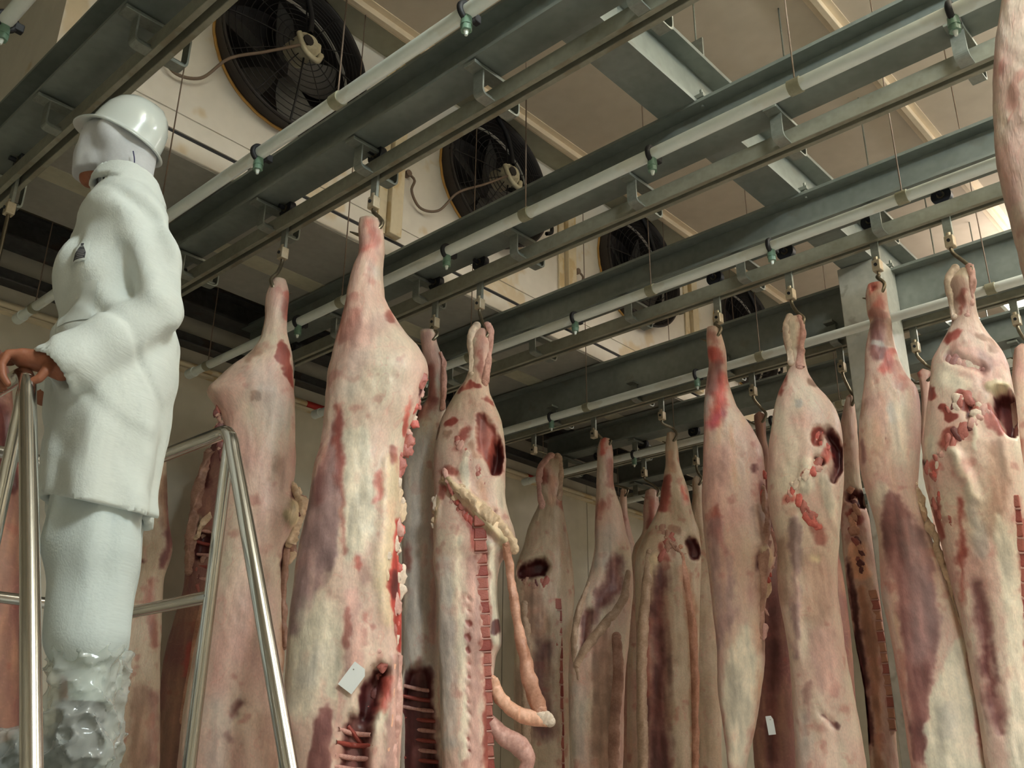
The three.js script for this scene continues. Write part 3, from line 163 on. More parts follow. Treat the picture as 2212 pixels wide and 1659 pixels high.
function blob(cx, cy, cz, rx, ry, rz, seed = 1, amp = 0.15, f = 3) {
  const g = new THREE.IcosahedronGeometry(1, 6), p = g.attributes.position;
  for (let i = 0; i < p.count; i++) {
    const x = p.getX(i), y = p.getY(i), z = p.getZ(i), k = 1 + amp * fbm(x * f + seed * 7, y * f, z * f, 3) * 1.6;
    p.setXYZ(i, cx + x * rx * k, cy + y * ry * k, cz + z * rz * k);
  }
  const m = mergeVerts(g); m.computeVertexNormals(); return clean(m);
}
function mergeVerts(g) {                     // weld by position so that normals come out smooth
  const p = g.attributes.position, map = new Map(), idx = [], pos = [];
  for (let i = 0; i < p.count; i++) {
    const k = Math.round(p.getX(i) * 1e5) + '_' + Math.round(p.getY(i) * 1e5) + '_' + Math.round(p.getZ(i) * 1e5);
    let q = map.get(k); if (q === undefined) { q = pos.length / 3; map.set(k, q); pos.push(p.getX(i), p.getY(i), p.getZ(i)); } idx.push(q);
  }
  const o = new THREE.BufferGeometry(); o.setAttribute('position', new THREE.Float32BufferAttribute(pos, 3)); o.setIndex(idx);
  o.setAttribute('uv', new THREE.Float32BufferAttribute(new Float32Array(pos.length / 3 * 2), 2)); return o;
}
function part(name, geos, mat, parent) {
  const m = new THREE.Mesh(Array.isArray(geos) ? merge(geos) : geos, mat);
  m.name = name; m.castShadow = m.receiveShadow = true; parent.add(m); return m;
}
function tag(o, label, category, group, kind) { o.userData.label = label; o.userData.category = category; if (group) o.userData.group = group; if (kind) o.userData.kind = kind; return o; }
function thing(name, label, category, group, pos = [0, 0, 0], turn = 0) {
  const g = new THREE.Group(); g.name = numbered(name); g.position.set(...pos); g.rotation.y = turn; scene.add(g);
  return tag(g, label, category, group);
}
function single(name, geos, mat, label, category, group) { const m = part(numbered(name), geos, mat, scene); return tag(m, label, category, group); }
function struct(name, geos, mat, label, category) { const m = part(name, geos, mat, scene); return tag(m, label, category, null, 'structure'); }
// naive surface nets over a signed distance function
function sdfMesh(f, x0, x1, y0, y1, z0, z1, h) {
  const nx = Math.ceil((x1 - x0) / h) + 1, ny = Math.ceil((y1 - y0) / h) + 1, nz = Math.ceil((z1 - z0) / h) + 1;
  const val = new Float32Array(nx * ny * nz), I = (i, j, k) => (k * ny + j) * nx + i;
  for (let k = 0; k < nz; k++) for (let j = 0; j < ny; j++) for (let i = 0; i < nx; i++) val[I(i, j, k)] = f(x0 + i * h, y0 + j * h, z0 + k * h);
  const vid = new Int32Array(nx * ny * nz).fill(-1), pos = [], idx = [];
  const C = [[0, 0, 0], [1, 0, 0], [0, 1, 0], [1, 1, 0], [0, 0, 1], [1, 0, 1], [0, 1, 1], [1, 1, 1]];
  const E = [[0, 1], [2, 3], [4, 5], [6, 7], [0, 2], [1, 3], [4, 6], [5, 7], [0, 4], [1, 5], [2, 6], [3, 7]];
  const g8 = new Float32Array(8);
  for (let k = 0; k < nz - 1; k++) for (let j = 0; j < ny - 1; j++) for (let i = 0; i < nx - 1; i++) {
    let m = 0; for (let c = 0; c < 8; c++) { g8[c] = val[I(i + C[c][0], j + C[c][1], k + C[c][2])]; if (g8[c] < 0) m |= 1 << c; }
    if (m === 0 || m === 255) continue;
    let sx = 0, sy = 0, sz = 0, n = 0;
    for (const [a, b] of E) { if ((g8[a] < 0) === (g8[b] < 0)) continue; const t = g8[a] / (g8[a] - g8[b]); sx += lerp(C[a][0], C[b][0], t); sy += lerp(C[a][1], C[b][1], t); sz += lerp(C[a][2], C[b][2], t); n++; }
    vid[I(i, j, k)] = pos.length / 3; pos.push(x0 + (i + sx / n) * h, y0 + (j + sy / n) * h, z0 + (k + sz / n) * h);
  }
  const quad = (a, b, c, d, flip) => { if (a < 0 || b < 0 || c < 0 || d < 0) return; if (flip) idx.push(a, c, b, a, d, c); else idx.push(a, b, c, a, c, d); };
  for (let k = 1; k < nz - 1; k++) for (let j = 1; j < ny - 1; j++) for (let i = 1; i < nx - 1; i++) {
    const s = val[I(i, j, k)] < 0;
    if (s !== val[I(i + 1, j, k)] < 0) quad(vid[I(i, j - 1, k - 1)], vid[I(i, j, k - 1)], vid[I(i, j, k)], vid[I(i, j - 1, k)], !s);
    if (s !== val[I(i, j + 1, k)] < 0) quad(vid[I(i - 1, j, k - 1)], vid[I(i - 1, j, k)], vid[I(i, j, k)], vid[I(i, j, k - 1)], !s);
    if (s !== val[I(i, j, k + 1)] < 0) quad(vid[I(i - 1, j - 1, k)], vid[I(i, j - 1, k)], vid[I(i, j, k)], vid[I(i - 1, j, k)], !s);
  }
  const g = new THREE.BufferGeometry(), uv = new Float32Array(pos.length / 3 * 2);
  for (let i = 0; i < uv.length / 2; i++) { uv[2 * i] = pos[3 * i] + pos[3 * i + 2]; uv[2 * i + 1] = pos[3 * i + 1]; }
  g.setAttribute('position', new THREE.Float32BufferAttribute(pos, 3)); g.setAttribute('uv', new THREE.BufferAttribute(uv, 2)); g.setIndex(idx); g.computeVertexNormals(); return clean(g);
}
const smin = (a, b, k) => { const h = Math.max(k - Math.abs(a - b), 0) / k; return Math.min(a, b) - h * h * k * 0.25; };
function cap(x, y, z, a, b) {                // tapered capsule; a, b = [x, y, z, r]
  const bx = b[0] - a[0], by = b[1] - a[1], bz = b[2] - a[2], px = x - a[0], py = y - a[1], pz = z - a[2];
  const t = clamp((px * bx + py * by + pz * bz) / (bx * bx + by * by + bz * bz + 1e-9));
  return Math.hypot(px - bx * t, py - by * t, pz - bz * t) - lerp(a[3], b[3], t);
}

// ------------------------------------------------------------------ materials
const M = {
  ceil: mottled([200, 184, 164], 10, 0.75, 0, { metres: 2.2, size: 512, bump: 0.0006 }),
  backingShade: mottled([150, 146, 126], 10, 0.6, 0, { metres: 1.1 }),
  wall: mottled([200, 192, 174], 16, 0.7, 0, { metres: 2.4, size: 512 }),
  floor: mottled([184, 182, 176], 24, 0.45, 0, { metres: 2.5, size: 512, stain: [150, 130, 122, 0.2, 0.4] }),
  batten: mottled([228, 208, 180], 8, 0.4, 0.1, { metres: 0.8 }),
  steel: mottled([130, 136, 130], 14, 0.5, 0.25, { metres: 0.9, size: 512, stain: [122, 116, 104, 0.25, 0.3], bump: 0.0006 }),
  steelDark: mottled([88, 86, 84], 20, 0.5, 0.4, { metres: 0.7, stain: [86, 66, 56, 0.2, 0.5] }),
  rail: mottled([150, 148, 132], 18, 0.42, 0.35, { metres: 0.6, size: 512, stain: [118, 104, 80, 0.18, 0.35], bump: 0.0005 }),
  galv: mottled([146, 150, 142], 18, 0.45, 0.6, { metres: 0.3 }),
  pvc: mottled([230, 236, 230], 6, 0.35, 0, { metres: 0.6, stain: [196, 190, 170, 0.3, 0.3] }),
  coupling: mottled([150, 146, 122], 14, 0.5, 0, { metres: 0.2 }),
  rubber: plain([26, 24, 28], 0.6), nozzle: plain([112, 142, 122], 0.35), nozzleTip: plain([226, 232, 224], 0.25),
  wheel: plain([30, 30, 36], 0.42), hook: mottled([128, 118, 100], 24, 0.3, 0.85, { metres: 0.1 }), brass: mottled([196, 182, 158], 16, 0.35, 0.5, { metres: 0.1 }),
  casing: mottled([230, 222, 210], 8, 0.5, 0, { metres: 1.5, stain: [206, 176, 128, 0.3, 0.5] }),
  pilaster: mottled([224, 208, 178], 10, 0.5, 0, { metres: 0.8, stain: [196, 160, 100, 0.25, 0.5] }),
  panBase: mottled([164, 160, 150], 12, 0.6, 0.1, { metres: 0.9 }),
  fanDark: mottled([58, 52, 50], 12, 0.55, 0.3, { metres: 0.4 }), fanBlade: mottled([84, 80, 76], 10, 0.45, 0.5, { metres: 0.4 }), wire: plain([34, 30, 30], 0.5, 0.4),
  sealant: mottled([206, 158, 84], 18, 0.6, 0, { metres: 0.2 }), motor: mottled([206, 196, 170], 14, 0.4, 0.2, { metres: 0.2 }), cable: plain([120, 100, 84], 0.6),
  stainless: new THREE.MeshStandardMaterial({ color: new THREE.Color().setRGB(0.62, 0.6, 0.57), roughness: 0.17, metalness: 1 }),
  red: plain([186, 48, 40], 0.5), lampBody: plain([224, 222, 214], 0.5), duct: mottled([196, 190, 166], 14, 0.5, 0.1, { metres: 0.8 }),
  tagPaper: plain([226, 226, 224], 0.7), column: mottled([176, 176, 166], 18, 0.5, 0.25, { metres: 0.7, stain: [120, 110, 96, 0.25, 0.4] }),
};

// ------------------------------------------------------------------ the room: floor, ceiling, walls
const X0 = -3.2, X1 = 11.5, Z0 = -5.45, Z1 = 4.4;
struct('floor', box(X0 - 0.3, X1 + 0.3, -0.3, 0, Z0 - 0.3, Z1 + 0.3), M.floor, 'worn grey concrete floor under the hanging carcasses', 'floor');
const ceiling = struct('ceiling', box(X0 - 0.3, X1 + 0.3, CEIL + 0.03, CEIL + 0.4, Z0 - 0.3, Z1 + 0.3), M.backingShade, 'tan panelled ceiling with pale joint battens', 'ceiling');
const BAT = [-3.583, -1.647, 0.289, 2.225];
{
  const edges = [Z0, ...BAT, Z1];
  for (let i = 0; i < edges.length - 1; i++) part('ceiling_panel', box(X0, X1, CEIL, CEIL + 0.06, edges[i] + 0.004, edges[i + 1] - 0.004), i === 0 ? M.backingShade : M.ceil, ceiling);  // panel behind the far batten coloured greyer, shade painted into its tone
  for (const z of BAT) part('joint_batten', [box(X0, X1, CEIL - 0.045, CEIL + 0.01, z - 0.018, z + 0.018, 0.004), box(X0, X1, CEIL - 0.006, CEIL + 0.01, z - 0.06, z + 0.06)], M.batten, ceiling);
}
function panelWall(name, label, along, fixed, a0, a1, out) {
  const b = (u0, u1, y0, y1, d0, d1) => along === 'x' ? box(u0, u1, y0, y1, Math.min(fixed + out * d0, fixed + out * d1), Math.max(fixed + out * d0, fixed + out * d1)) : box(Math.min(fixed + out * d0, fixed + out * d1), Math.max(fixed + out * d0, fixed + out * d1), y0, y1, u0, u1);
  const w = struct(name, b(a0 - 0.3, a1 + 0.3, 0, CEIL + 0.1, 0.02, 0.3), M.backingShade, label, 'wall');
  const n = Math.round((a1 - a0) / 1.15), s = (a1 - a0) / n;
  for (let i = 0; i < n; i++) part('wall_panel', b(a0 + i * s + 0.004, a0 + (i + 1) * s - 0.004, 0, CEIL, 0, 0.05), M.wall, w);
  return w;
}
panelWall('wall_far', 'beige insulated panel wall behind the far ends of the rails', 'x', Z0, X0, X1, -1);
panelWall('wall_back', 'insulated panel wall behind the photographer', 'x', Z1, X0, X1, 1);
panelWall('wall_left', 'insulated panel wall on the dark side of the hall', 'z', X0, Z0, Z1, -1);
panelWall('wall_right', 'insulated panel wall on the lamp side of the hall', 'z', X1, Z0, Z1, 1);

// ------------------------------------------------------------------ ceiling light panels
LAMPS.forEach(([x, z, w, l, col, power, up], li) => {
  const t = thing('ceiling_light', li ? 'glowing light panel hung from the ceiling behind the photographer' : 'glowing light panel showing between pipes beyond the grey column', 'light', li ? 'light panels behind the photographer' : null, [x, LAMPY, z]);
  part('housing', [box(-w / 2 - 0.03, -w / 2, -0.02, 0.06, -l / 2 - 0.03, l / 2 + 0.03, 0.004), box(w / 2, w / 2 + 0.03, -0.02, 0.06, -l / 2 - 0.03, l / 2 + 0.03, 0.004), box(-w / 2, w / 2, -0.02, 0.06, -l / 2 - 0.03, -l / 2, 0.004), box(-w / 2, w / 2, -0.02, 0.06, l / 2, l / 2 + 0.03, 0.004)], M.lampBody, t);
  for (const s of [-1, 1]) part('hanger_rod', rod(V(0, 0.05, s * (l / 2 + 0.015)), V(0, CEIL - LAMPY, s * (l / 2 + 0.015)), 0.006, 8), M.galv, t);
  const glow = new THREE.MeshStandardMaterial({ color: 0x222222, emissive: new THREE.Color(col), emissiveIntensity: 6, roughness: 0.6 });
  part('diffuser', box(-w / 2, w / 2, -0.004, 0.04, -l / 2, l / 2), glow, t);
  const L = new THREE.RectAreaLight(col, power, w, l); L.position.set(x, LAMPY - 0.006, z); L.lookAt(x, 0, z); scene.add(L);
  const U = new THREE.RectAreaLight(col, up, w, l); U.position.set(x, LAMPY + 0.043, z); U.lookAt(x, 9, z); scene.add(U);
});

// ------------------------------------------------------------------ steelwork
function iBeam(w, h, tf, tw) {
  const s = new THREE.Shape(), a = w / 2, b = tw / 2;
  s.moveTo(-a, 0); s.lineTo(a, 0); s.lineTo(a, tf); s.lineTo(b, tf); s.lineTo(b, h - tf); s.lineTo(a, h - tf); s.lineTo(a, h); s.lineTo(-a, h); s.lineTo(-a, h - tf); s.lineTo(-b, h - tf); s.lineTo(-b, tf); s.lineTo(-a, tf); s.closePath(); return s;
}
function beamGeo(w, h, tf, tw, len) { return metreUV(new THREE.ExtrudeGeometry(iBeam(w, h, tf, tw), { depth: len, bevelEnabled: true, bevelThickness: 0.002, bevelSize: 0.002, bevelSegments: 1, curveSegments: 1 })); }
const RY = EYE + 2.4;                                   // underside of the meat rails
const RAILX = [0.2, 1.21, 2.235, 3.228, 4.188, 5.245, 6.26, 7.27, 8.28, 9.29];
const BEAMY = EYE + 2.54, CROSSY = EYE + 2.735;
const ZEND = -5.25, ZNEAR = 4.1;
RAILX.forEach((x, i) => {
  const deep = i === 5, h = deep ? 0.29 : 0.185;
  const g = beamGeo(0.15, h, 0.012, 0.01, ZNEAR - ZEND); g.translate(x - 0.075, CROSSY - 0.012 - h + (deep ? 0.02 : 0) + 0.0, ZEND);
  const y = CROSSY - h - 0.003; g.translate(0, y - (CROSSY - 0.012 - h + (deep ? 0.02 : 0)), 0);
  single('steel_beam', g, M.steel, deep ? 'deep grey steel beam meeting the grey column' : 'long grey steel beam carrying a meat rail below it', 'beam', deep ? null : 'beams above the meat rails');
});
// cross beams above them
const CROSS = [[-1.861, 0.186, 0.315], [2.0, 0.186, 0.315]];
CROSS.forEach(([z, w, h], i) => {
  const t = thing('cross_beam', i ? 'wide-flange cross beam behind the photographer' : 'wide-flange steel cross beam lying over the rail beams', 'beam');
  const g = beamGeo(w, h, 0.016, 0.012, X1 - X0 - 0.1); g.rotateY(Math.PI / 2); g.translate(X0 + 0.05, CROSSY, z);
  part('beam', g, M.steel, t);
  RAILX.forEach((x, k) => {
    for (const s of [-1, 1]) part('beam_clamp', [box(x - 0.075 + s * 0.05 - 0.012, x - 0.075 + s * 0.05 + 0.012, CROSSY + 0.018, CROSSY + 0.04, z + 0.045, z + 0.13, 0.003), rod(V(x - 0.075 + s * 0.05, CROSSY - 0.03, z + 0.115), V(x - 0.075 + s * 0.05, CROSSY + 0.06, z + 0.115), 0.008, 8)], M.galv, t);
    part('hanger_plate', [box(x - 0.02, x + 0.09, CROSSY + h + 0.002, CROSSY + h + 0.13, z + 0.0, z + 0.01), box(x - 0.02, x - 0.01, CROSSY + h + 0.002, CROSSY + h + 0.13, z + 0.0, z + 0.08), box(x - 0.03, x + 0.1, CROSSY + h - 0.002, CROSSY + h + 0.012, z - 0.05, z + 0.085)], M.galv, t);
    part('hanger_rod', rod(V(x + 0.03, CROSSY + h, z + 0.02), V(x + 0.03, CEIL, z + 0.02), 0.005, 6), M.galv, t);
  });
});
{
  const g = beamGeo(0.17, 0.17, 0.012, 0.01, X1 - X0 - 0.1); g.rotateY(Math.PI / 2); g.translate(X0 + 0.05, CROSSY - 0.012, -5.26);
  single('wall_beam', g, M.steelDark, 'dark steel beam running along the top of the far wall', 'beam');
  single('wall_beam', [box(X0 + 0.02, X1 - 0.02, EYE + 2.555, EYE + 2.635, Z0, Z0 + 0.06, 0.004), box(X0 + 0.02, X1 - 0.02, EYE + 2.55, EYE + 2.562, Z0, Z0 + 0.1, 0.003)], M.steelDark, 'dark steel angle bolted to the far wall below the wall beam', 'beam');
  const c = thing('wall_conduit', 'pale conduit with red bands along the far wall', 'conduit');
  part('conduit', [rod(V(X0 + 0.05, EYE + 2.43, Z0 + 0.03), V(X1 - 0.05, EYE + 2.43, Z0 + 0.03), 0.024), box(X0 + 0.05, X1 - 0.05, EYE + 2.385, EYE + 2.402, Z0, Z0 + 0.05)], M.pilaster, c);
  for (const x of [0.32, 1.34, 2.56, 3.75, 4.9, 6.1]) part('red_band', rod(V(x, EYE + 2.43, Z0 + 0.03), V(x + 0.16, EYE + 2.43, Z0 + 0.03), 0.027), M.red, c);
}
// column with its pale flange faces
{
  const t = thing('steel_column', 'grey steel column standing among the carcasses', 'column', null, [5.03, 0, -1.86]);
  part('shaft', box(-0.12, 0.12, 0.02, CROSSY - 0.002, -0.12, 0.12, 0.006), M.column, t);
  part('base_plate', box(-0.2, 0.2, 0, 0.022, -0.2, 0.2, 0.004), M.galv, t);
  const gs = new THREE.Shape(); gs.moveTo(0, 0); gs.lineTo(0.34, 0.26); gs.lineTo(0.34, 0.3); gs.lineTo(0, 0.3); gs.closePath();
  for (const z of [-0.09, 0.08]) { const g = new THREE.ExtrudeGeometry(gs, { depth: 0.012, bevelEnabled: false }); g.translate(0.12, CROSSY - 0.305, z); part('gusset', metreUV(g), M.galv, t); }
  { const g = box(0, 0.43, -0.006, 0.006, -0.1, 0.1); g.rotateZ(Math.atan2(0.26, 0.34)); g.translate(0.12, CROSSY - 0.31, 0); part('haunch_flange', g, M.galv, t); }
}

// ------------------------------------------------------------------ meat rails: two bars each, yoke brackets and bolts
{
  const barG = (x, a) => box(x + a - 0.012, x + a + 0.012, RY, RY + 0.075, ZEND + 0.05, ZNEAR - 0.1, 0.004);
  const jBar = (sg) => {                        // flat bar bent to a J, standing beside the rail
    const th = 0.007, s = new THREE.Shape();
    s.moveTo(0.03, 0.0); s.lineTo(0.075, 0.0); s.quadraticCurveTo(0.105, 0.0, 0.105, 0.03); s.lineTo(0.105, 0.14); s.lineTo(0.105 - th, 0.14); s.lineTo(0.105 - th, 0.034); s.quadraticCurveTo(0.097, th, 0.07, th); s.lineTo(0.03, th); s.closePath();
    const g = new THREE.ExtrudeGeometry(s, { depth: 0.05, bevelEnabled: false, curveSegments: 6 }); g.translate(0, 0.006, -0.025); if (sg < 0) g.rotateY(Math.PI); return metreUV(g);
  };
  const yoke = () => [jBar(-1), jBar(1)];
  const [jl, jr] = yoke(), topG = box(-0.155, 0.085, 0.118, 0.134, -0.03, 0.03, 0.003), bolt = rod(V(0, 0, -0.03), V(0, 0, 0.03), 0.011, 6);
  const RL = { 1: 'meat rail passing above the hard hat of the worker', 2: 'meat rail carrying the large cream carcass with the purple stripe', 3: 'meat rail carrying the carcass with the sawn backbone', 4: 'meat rail carrying the carcass with brown ovals', 5: 'meat rail carrying the small tan carcass by the beige wall', 6: 'meat rail next beyond the grey column' };
  RAILX.forEach((x, i) => {
    if (i === 0) return;
    const t = thing('meat_rail', RL[i] || 'distant meat rail seen between the pipes below the light panel', 'rail', RL[i] ? null : 'distant meat rails');
    for (const s of [-1, 1]) part('track_bar', barG(x, s * 0.024), M.rail, t);
    for (let k = 0; k < 13; k++) {
      const b = part('bracket', topG, M.galv, t); b.position.set(x, RY - 0.002, -5.03 + 0.72 * k);
      for (const g of [jl, jr]) { const q = part('bracket_leg', g, M.galv, b); q.scale.y = 0.92; }
      for (const s of [-1, 1]) { const q = part('bolt', bolt, M.galv, b); q.position.set(s * 0.062, 0.03, 0); q.rotation.y = Math.PI / 2; q.scale.z = 1.3; }
    }
  });
}
// ------------------------------------------------------------------ spray pipes between the rails
{
  const PY = EYE + 2.231, PX = [-0.3, 0.71, 1.665, 2.675, 3.605, 4.68, 5.7, 6.71, 7.72, 8.73];
  PX.forEach((x, i) => {
    const z0 = -5.08, z1 = 3.9;
    const PL = { 1: 'white spray pipe crossing the dark corner above the evaporator end', 2: 'white spray pipe passing in front of the large first fan', 3: 'white spray pipe running behind the shank of the large cream carcass', 4: 'white spray pipe running behind the carcass with the sawn backbone', 5: 'white spray pipe ending beside the grey column', 6: 'white spray pipe behind the red-tipped shank' };
    const t = thing('spray_pipe', PL[i] || 'white plastic spray pipe with green nozzles among the far rails', 'pipe', PL[i] ? null : 'far spray pipes');
    part('pipe', rod(V(x, PY, z0), V(x, PY, z1), 0.0245, 18), M.pvc, t);
    part('end_cap', rod(V(x, PY, z0 - 0.02), V(x, PY, z0 + 0.05), 0.03, 18), M.pvc, t);
    for (let k = 0; k < 8; k++) {
      const z = -4.0 + 1.13 * k + (i === 5 ? 0.06 : 0); if (z < z0 || z > z1) continue;
      const n = part('nozzle', [rod(V(x, PY - 0.02, z), V(x, PY - 0.055, z), 0.017, 12, 0.02), rod(V(x, PY - 0.05, z), V(x, PY - 0.075, z), 0.019, 6)], M.nozzle, t);
      part('nozzle_tip', rod(V(x, PY - 0.074, z), V(x, PY - 0.092, z), 0.009, 10, 0.005), M.nozzleTip, n);
      part('saddle_clamp', [tube(Array.from({ length: 20 }, (_, q) => V(x + Math.cos(q / 20 * 6.283) * 0.03, PY + Math.sin(q / 20 * 6.283) * 0.03, z)), 0.011, 30, 6, true), box(x + 0.025, x + 0.055, PY - 0.018, PY + 0.012, z - 0.012, z + 0.012, 0.004)], M.rubber, n);
    }
    for (let k = 0; k < 8; k++) {
      const z = -4.89 + 1.25 * k; if (z < z0 || z > z1) continue;
      part('coupling', rod(V(x, PY, z - 0.022), V(x, PY, z + 0.022), 0.029, 18), M.coupling, t);
      part('hanger_rod', rod(V(x, PY + 0.028, z), V(x, z < -3.75 && x > 1.1 && x < 8.05 ? EYE + 2.742 : CEIL - 0.002, z), 0.0032, 6), M.cable, t);
    }
  });
}
// ------------------------------------------------------------------ evaporator casing on the far side with its fans
{
  const S = 1.196, zE = -3.2 * S, yB = EYE + 2.4 * S, yT = CEIL;
  const t = thing('evaporator', 'long white evaporator casing with dark round fans under the ceiling', 'cooler');
  const fx = [2.31, 3.92, 5.535, 7.15], fy = EYE + 3.03 * S, xa = 1.16, xb = 8.0, fyy = fy, zEE = zE;
  // front sheets with round openings, one per fan
  fx.forEach((x, i) => {
    const s = new THREE.Shape(), a = i ? x - 0.806 : xa, b = i === fx.length - 1 ? xb : x + 0.806;
    s.moveTo(a, yB); s.lineTo(b, yB); s.lineTo(b, yT); s.lineTo(a, yT); s.closePath();
    const hole = new THREE.Path(); hole.absarc(x, fy, 0.352 * S, 0, Math.PI * 2, true); s.holes.push(hole);
    const g = new THREE.ExtrudeGeometry(s, { depth: 0.02, bevelEnabled: false, curveSegments: 48 }); g.translate(0, 0, zE - 0.02);
    part('front_sheet', metreUV(g), M.casing, t);
  });
  part('shell', [box(xa, xb, yB - 0.02, yB + 0.02, zE - 1.1, zE - 0.02), box(xa, xa + 0.02, yB, yT, zE - 1.1, zE - 0.02), box(xb - 0.02, xb, yB, yT, zE - 1.1, zE - 0.02), box(xa, xb, yB, yT, zE - 1.1, zE - 1.08)], M.casing, t);
  part('trim_strip', box(xa, xb, yB + 0.094, yB + 0.102, zE, zE + 0.008), M.casing, t);
  part('drain_pan', [box(xa - 0.02, xb + 0.02, yB - 0.12, yB - 0.025, zE - 1.07, zE + 0.005, 0.006)], M.casing, t);
  part('pan_base', box(xa, xb, yB - 0.126, yB - 0.119, zE - 1.06, zE - 0.01), M.panBase, t);  // grey sheet below the pan, its colour darkened for the shade there
  part('pan_rib', box(xa, xb, yB - 0.131, yB - 0.12, zE - 0.69, zE - 0.55, 0.003), M.duct, t);
  part('pan_gasket', box(xa - 0.01, xb + 0.01, yB - 0.026, yB + 0.001, zE - 1.05, zE - 0.01), M.rubber, t);
  for (const x of [3.115, 4.73, 6.345]) part('pilaster', [box(x - 0.045, x + 0.045, yB + 0.0, yT - 0.005, zE, zE + 0.05, 0.006), box(x - 0.11, x - 0.05, yB, yT - 0.005, zE, zE + 0.016, 0.004)], M.pilaster, t);
  fx.forEach((fxx, i) => {
    const x = 0, fy = 0, zE = 0;
    const f = part('fan_shroud', (() => {
      const pr = [[0.35, -0.16], [0.352, -0.02], [0.36, 0.05], [0.378, 0.1], [0.39, 0.102], [0.386, 0.09], [0.372, 0.04], [0.368, -0.02]].map(([a, b]) => new THREE.Vector2(a, b));
      const g = new THREE.LatheGeometry(pr, 64); g.rotateX(Math.PI / 2); g.translate(x, fy, zE); return clean(g);
    })(), M.fanDark, t); f.position.set(fxx, fyy, zEE); f.scale.setScalar(S);
    { const pts = []; for (let k = 0; k <= 30; k++) { const a = (150 + 130 * k / 30) * RAD; pts.push(V(x + Math.cos(a) * 0.374, fy + Math.sin(a) * 0.374, zE + 0.006 + 0.003 * noise(k * 1.7, i))); } part('sealant_bead', tube(pts, 0.007, 60, 6), M.sealant, f); }
    { const g = new THREE.CircleGeometry(0.35, 40); g.translate(x, fy, zE - 0.155); part('coil_back', clean(g), M.fanDark, f); }
    const blades = [];
    for (let k = 0; k < 5; k++) {
      const s = new THREE.Shape(); s.moveTo(0.05, -0.02); s.bezierCurveTo(0.12, -0.09, 0.26, -0.12, 0.33, -0.06); s.lineTo(0.33, 0.07); s.bezierCurveTo(0.24, 0.08, 0.12, 0.06, 0.05, 0.03); s.closePath();
      const g = new THREE.ExtrudeGeometry(s, { depth: 0.004, bevelEnabled: false, curveSegments: 6 }); g.rotateX(0.45); g.rotateZ(k * 72 * RAD + 0.3 + i); g.translate(x, fy, zE - 0.06); blades.push(clean(g));
    }
    blades.forEach((g) => part('fan_blade', g, M.fanBlade, f));
    const rings = []; for (let k = 1; k <= 14; k++) { const r = 0.385 * k / 14, dz = 0.14 - 0.055 * (k / 14) ** 2; rings.push(clean(new THREE.TorusGeometry(r, 0.0024, 4, 56).translate(x, fy, zE + dz))); }
    for (let k = 0; k < 12; k++) { const a = k / 12 * Math.PI * 2; rings.push(tube([V(x + Math.cos(a) * 0.06, fy + Math.sin(a) * 0.06, zE + 0.142), V(x + Math.cos(a) * 0.24, fy + Math.sin(a) * 0.24, zE + 0.12), V(x + Math.cos(a) * 0.388, fy + Math.sin(a) * 0.388, zE + 0.085)], k % 3 ? 0.0026 : 0.005, 10, 4)); }
    part('wire_guard', rings, M.wire, f);
    const m = part('motor', [rod(V(x, fy, zE + 0.06), V(x, fy, zE + 0.17), 0.062, 20, 0.058), rod(V(x, fy, zE + 0.17), V(x, fy, zE + 0.195), 0.05, 20, 0.034), box(x + 0.02, x + 0.075, fy - 0.03, fy + 0.05, zE + 0.1, zE + 0.165, 0.01), tube([V(x - 0.055, fy + 0.03, zE + 0.17), V(x - 0.03, fy - 0.06, zE + 0.19), V(x + 0.04, fy - 0.075, zE + 0.185), V(x + 0.07, fy - 0.02, zE + 0.17)], 0.014, 20, 8)], M.motor, f);
    part('motor_cap', rod(V(x - 0.02, fy - 0.005, zE + 0.19), V(x - 0.02, fy - 0.005, zE + 0.2), 0.026, 12), M.fanDark, m);
    part('motor_cable', tube([V(x - 0.03, fy - 0.03, zE + 0.19), V(x - 0.2, fy - 0.16, zE + 0.15), V(x - 0.33, fy - 0.25, zE + 0.1), V(x - 0.42, fy - 0.38, zE + 0.05), V(x - 0.52, fy - 0.4, zE + 0.03), V(x - 0.58, fy - 0.33, zE + 0.03), V(x - 0.565, fy - 0.26, zE + 0.03), V(x - 0.59, fy - 0.235, zE + 0.02)], 0.007, 60, 6), M.cable, f);
    part('cable_gland', rod(V(x - 0.6, fy - 0.235, zE), V(x - 0.6, fy - 0.235, zE + 0.03), 0.018, 10), M.cable, f);
    part('feed_cable', tube([V(x - 0.005, fy + 0.05, zE + 0.18), V(x + 0.015, fy + 0.16, zE + 0.15), V(x - 0.005, fy + 0.28, zE + 0.13), V(x - 0.05, fy + 0.385, zE + 0.1)], 0.013, 24, 6), M.rubber, f);
    part('side_latch', tube([V(x + 0.375, fy - 0.12, zE + 0.1), V(x + 0.41, fy - 0.1, zE + 0.1), V(x + 0.415, fy - 0.15, zE + 0.1), V(x + 0.37, fy - 0.18, zE + 0.1)], 0.012, 16, 6), M.rubber, f);
  });
}
// drain pipes behind the casing
{
  const t = thing('drain_pipe', 'white plastic drain pipe with tees behind the evaporator', 'pipe');
  const y = EYE + 2.9, z = -5.03;
  part('main_pipe', rod(V(X0 + 0.1, y, z), V(X1 - 0.4, y, z), 0.042, 16), M.duct, t);
  for (let k = 0; k < 7; k++) { const x = 0.6 + 1.32 * k; part('riser', rod(V(x, y, z), V(x, CEIL - 0.01, z), 0.04, 14), M.duct, t); part('tee', rod(V(x - 0.08, y, z), V(x + 0.08, y, z), 0.052, 16), M.duct, t); }
}

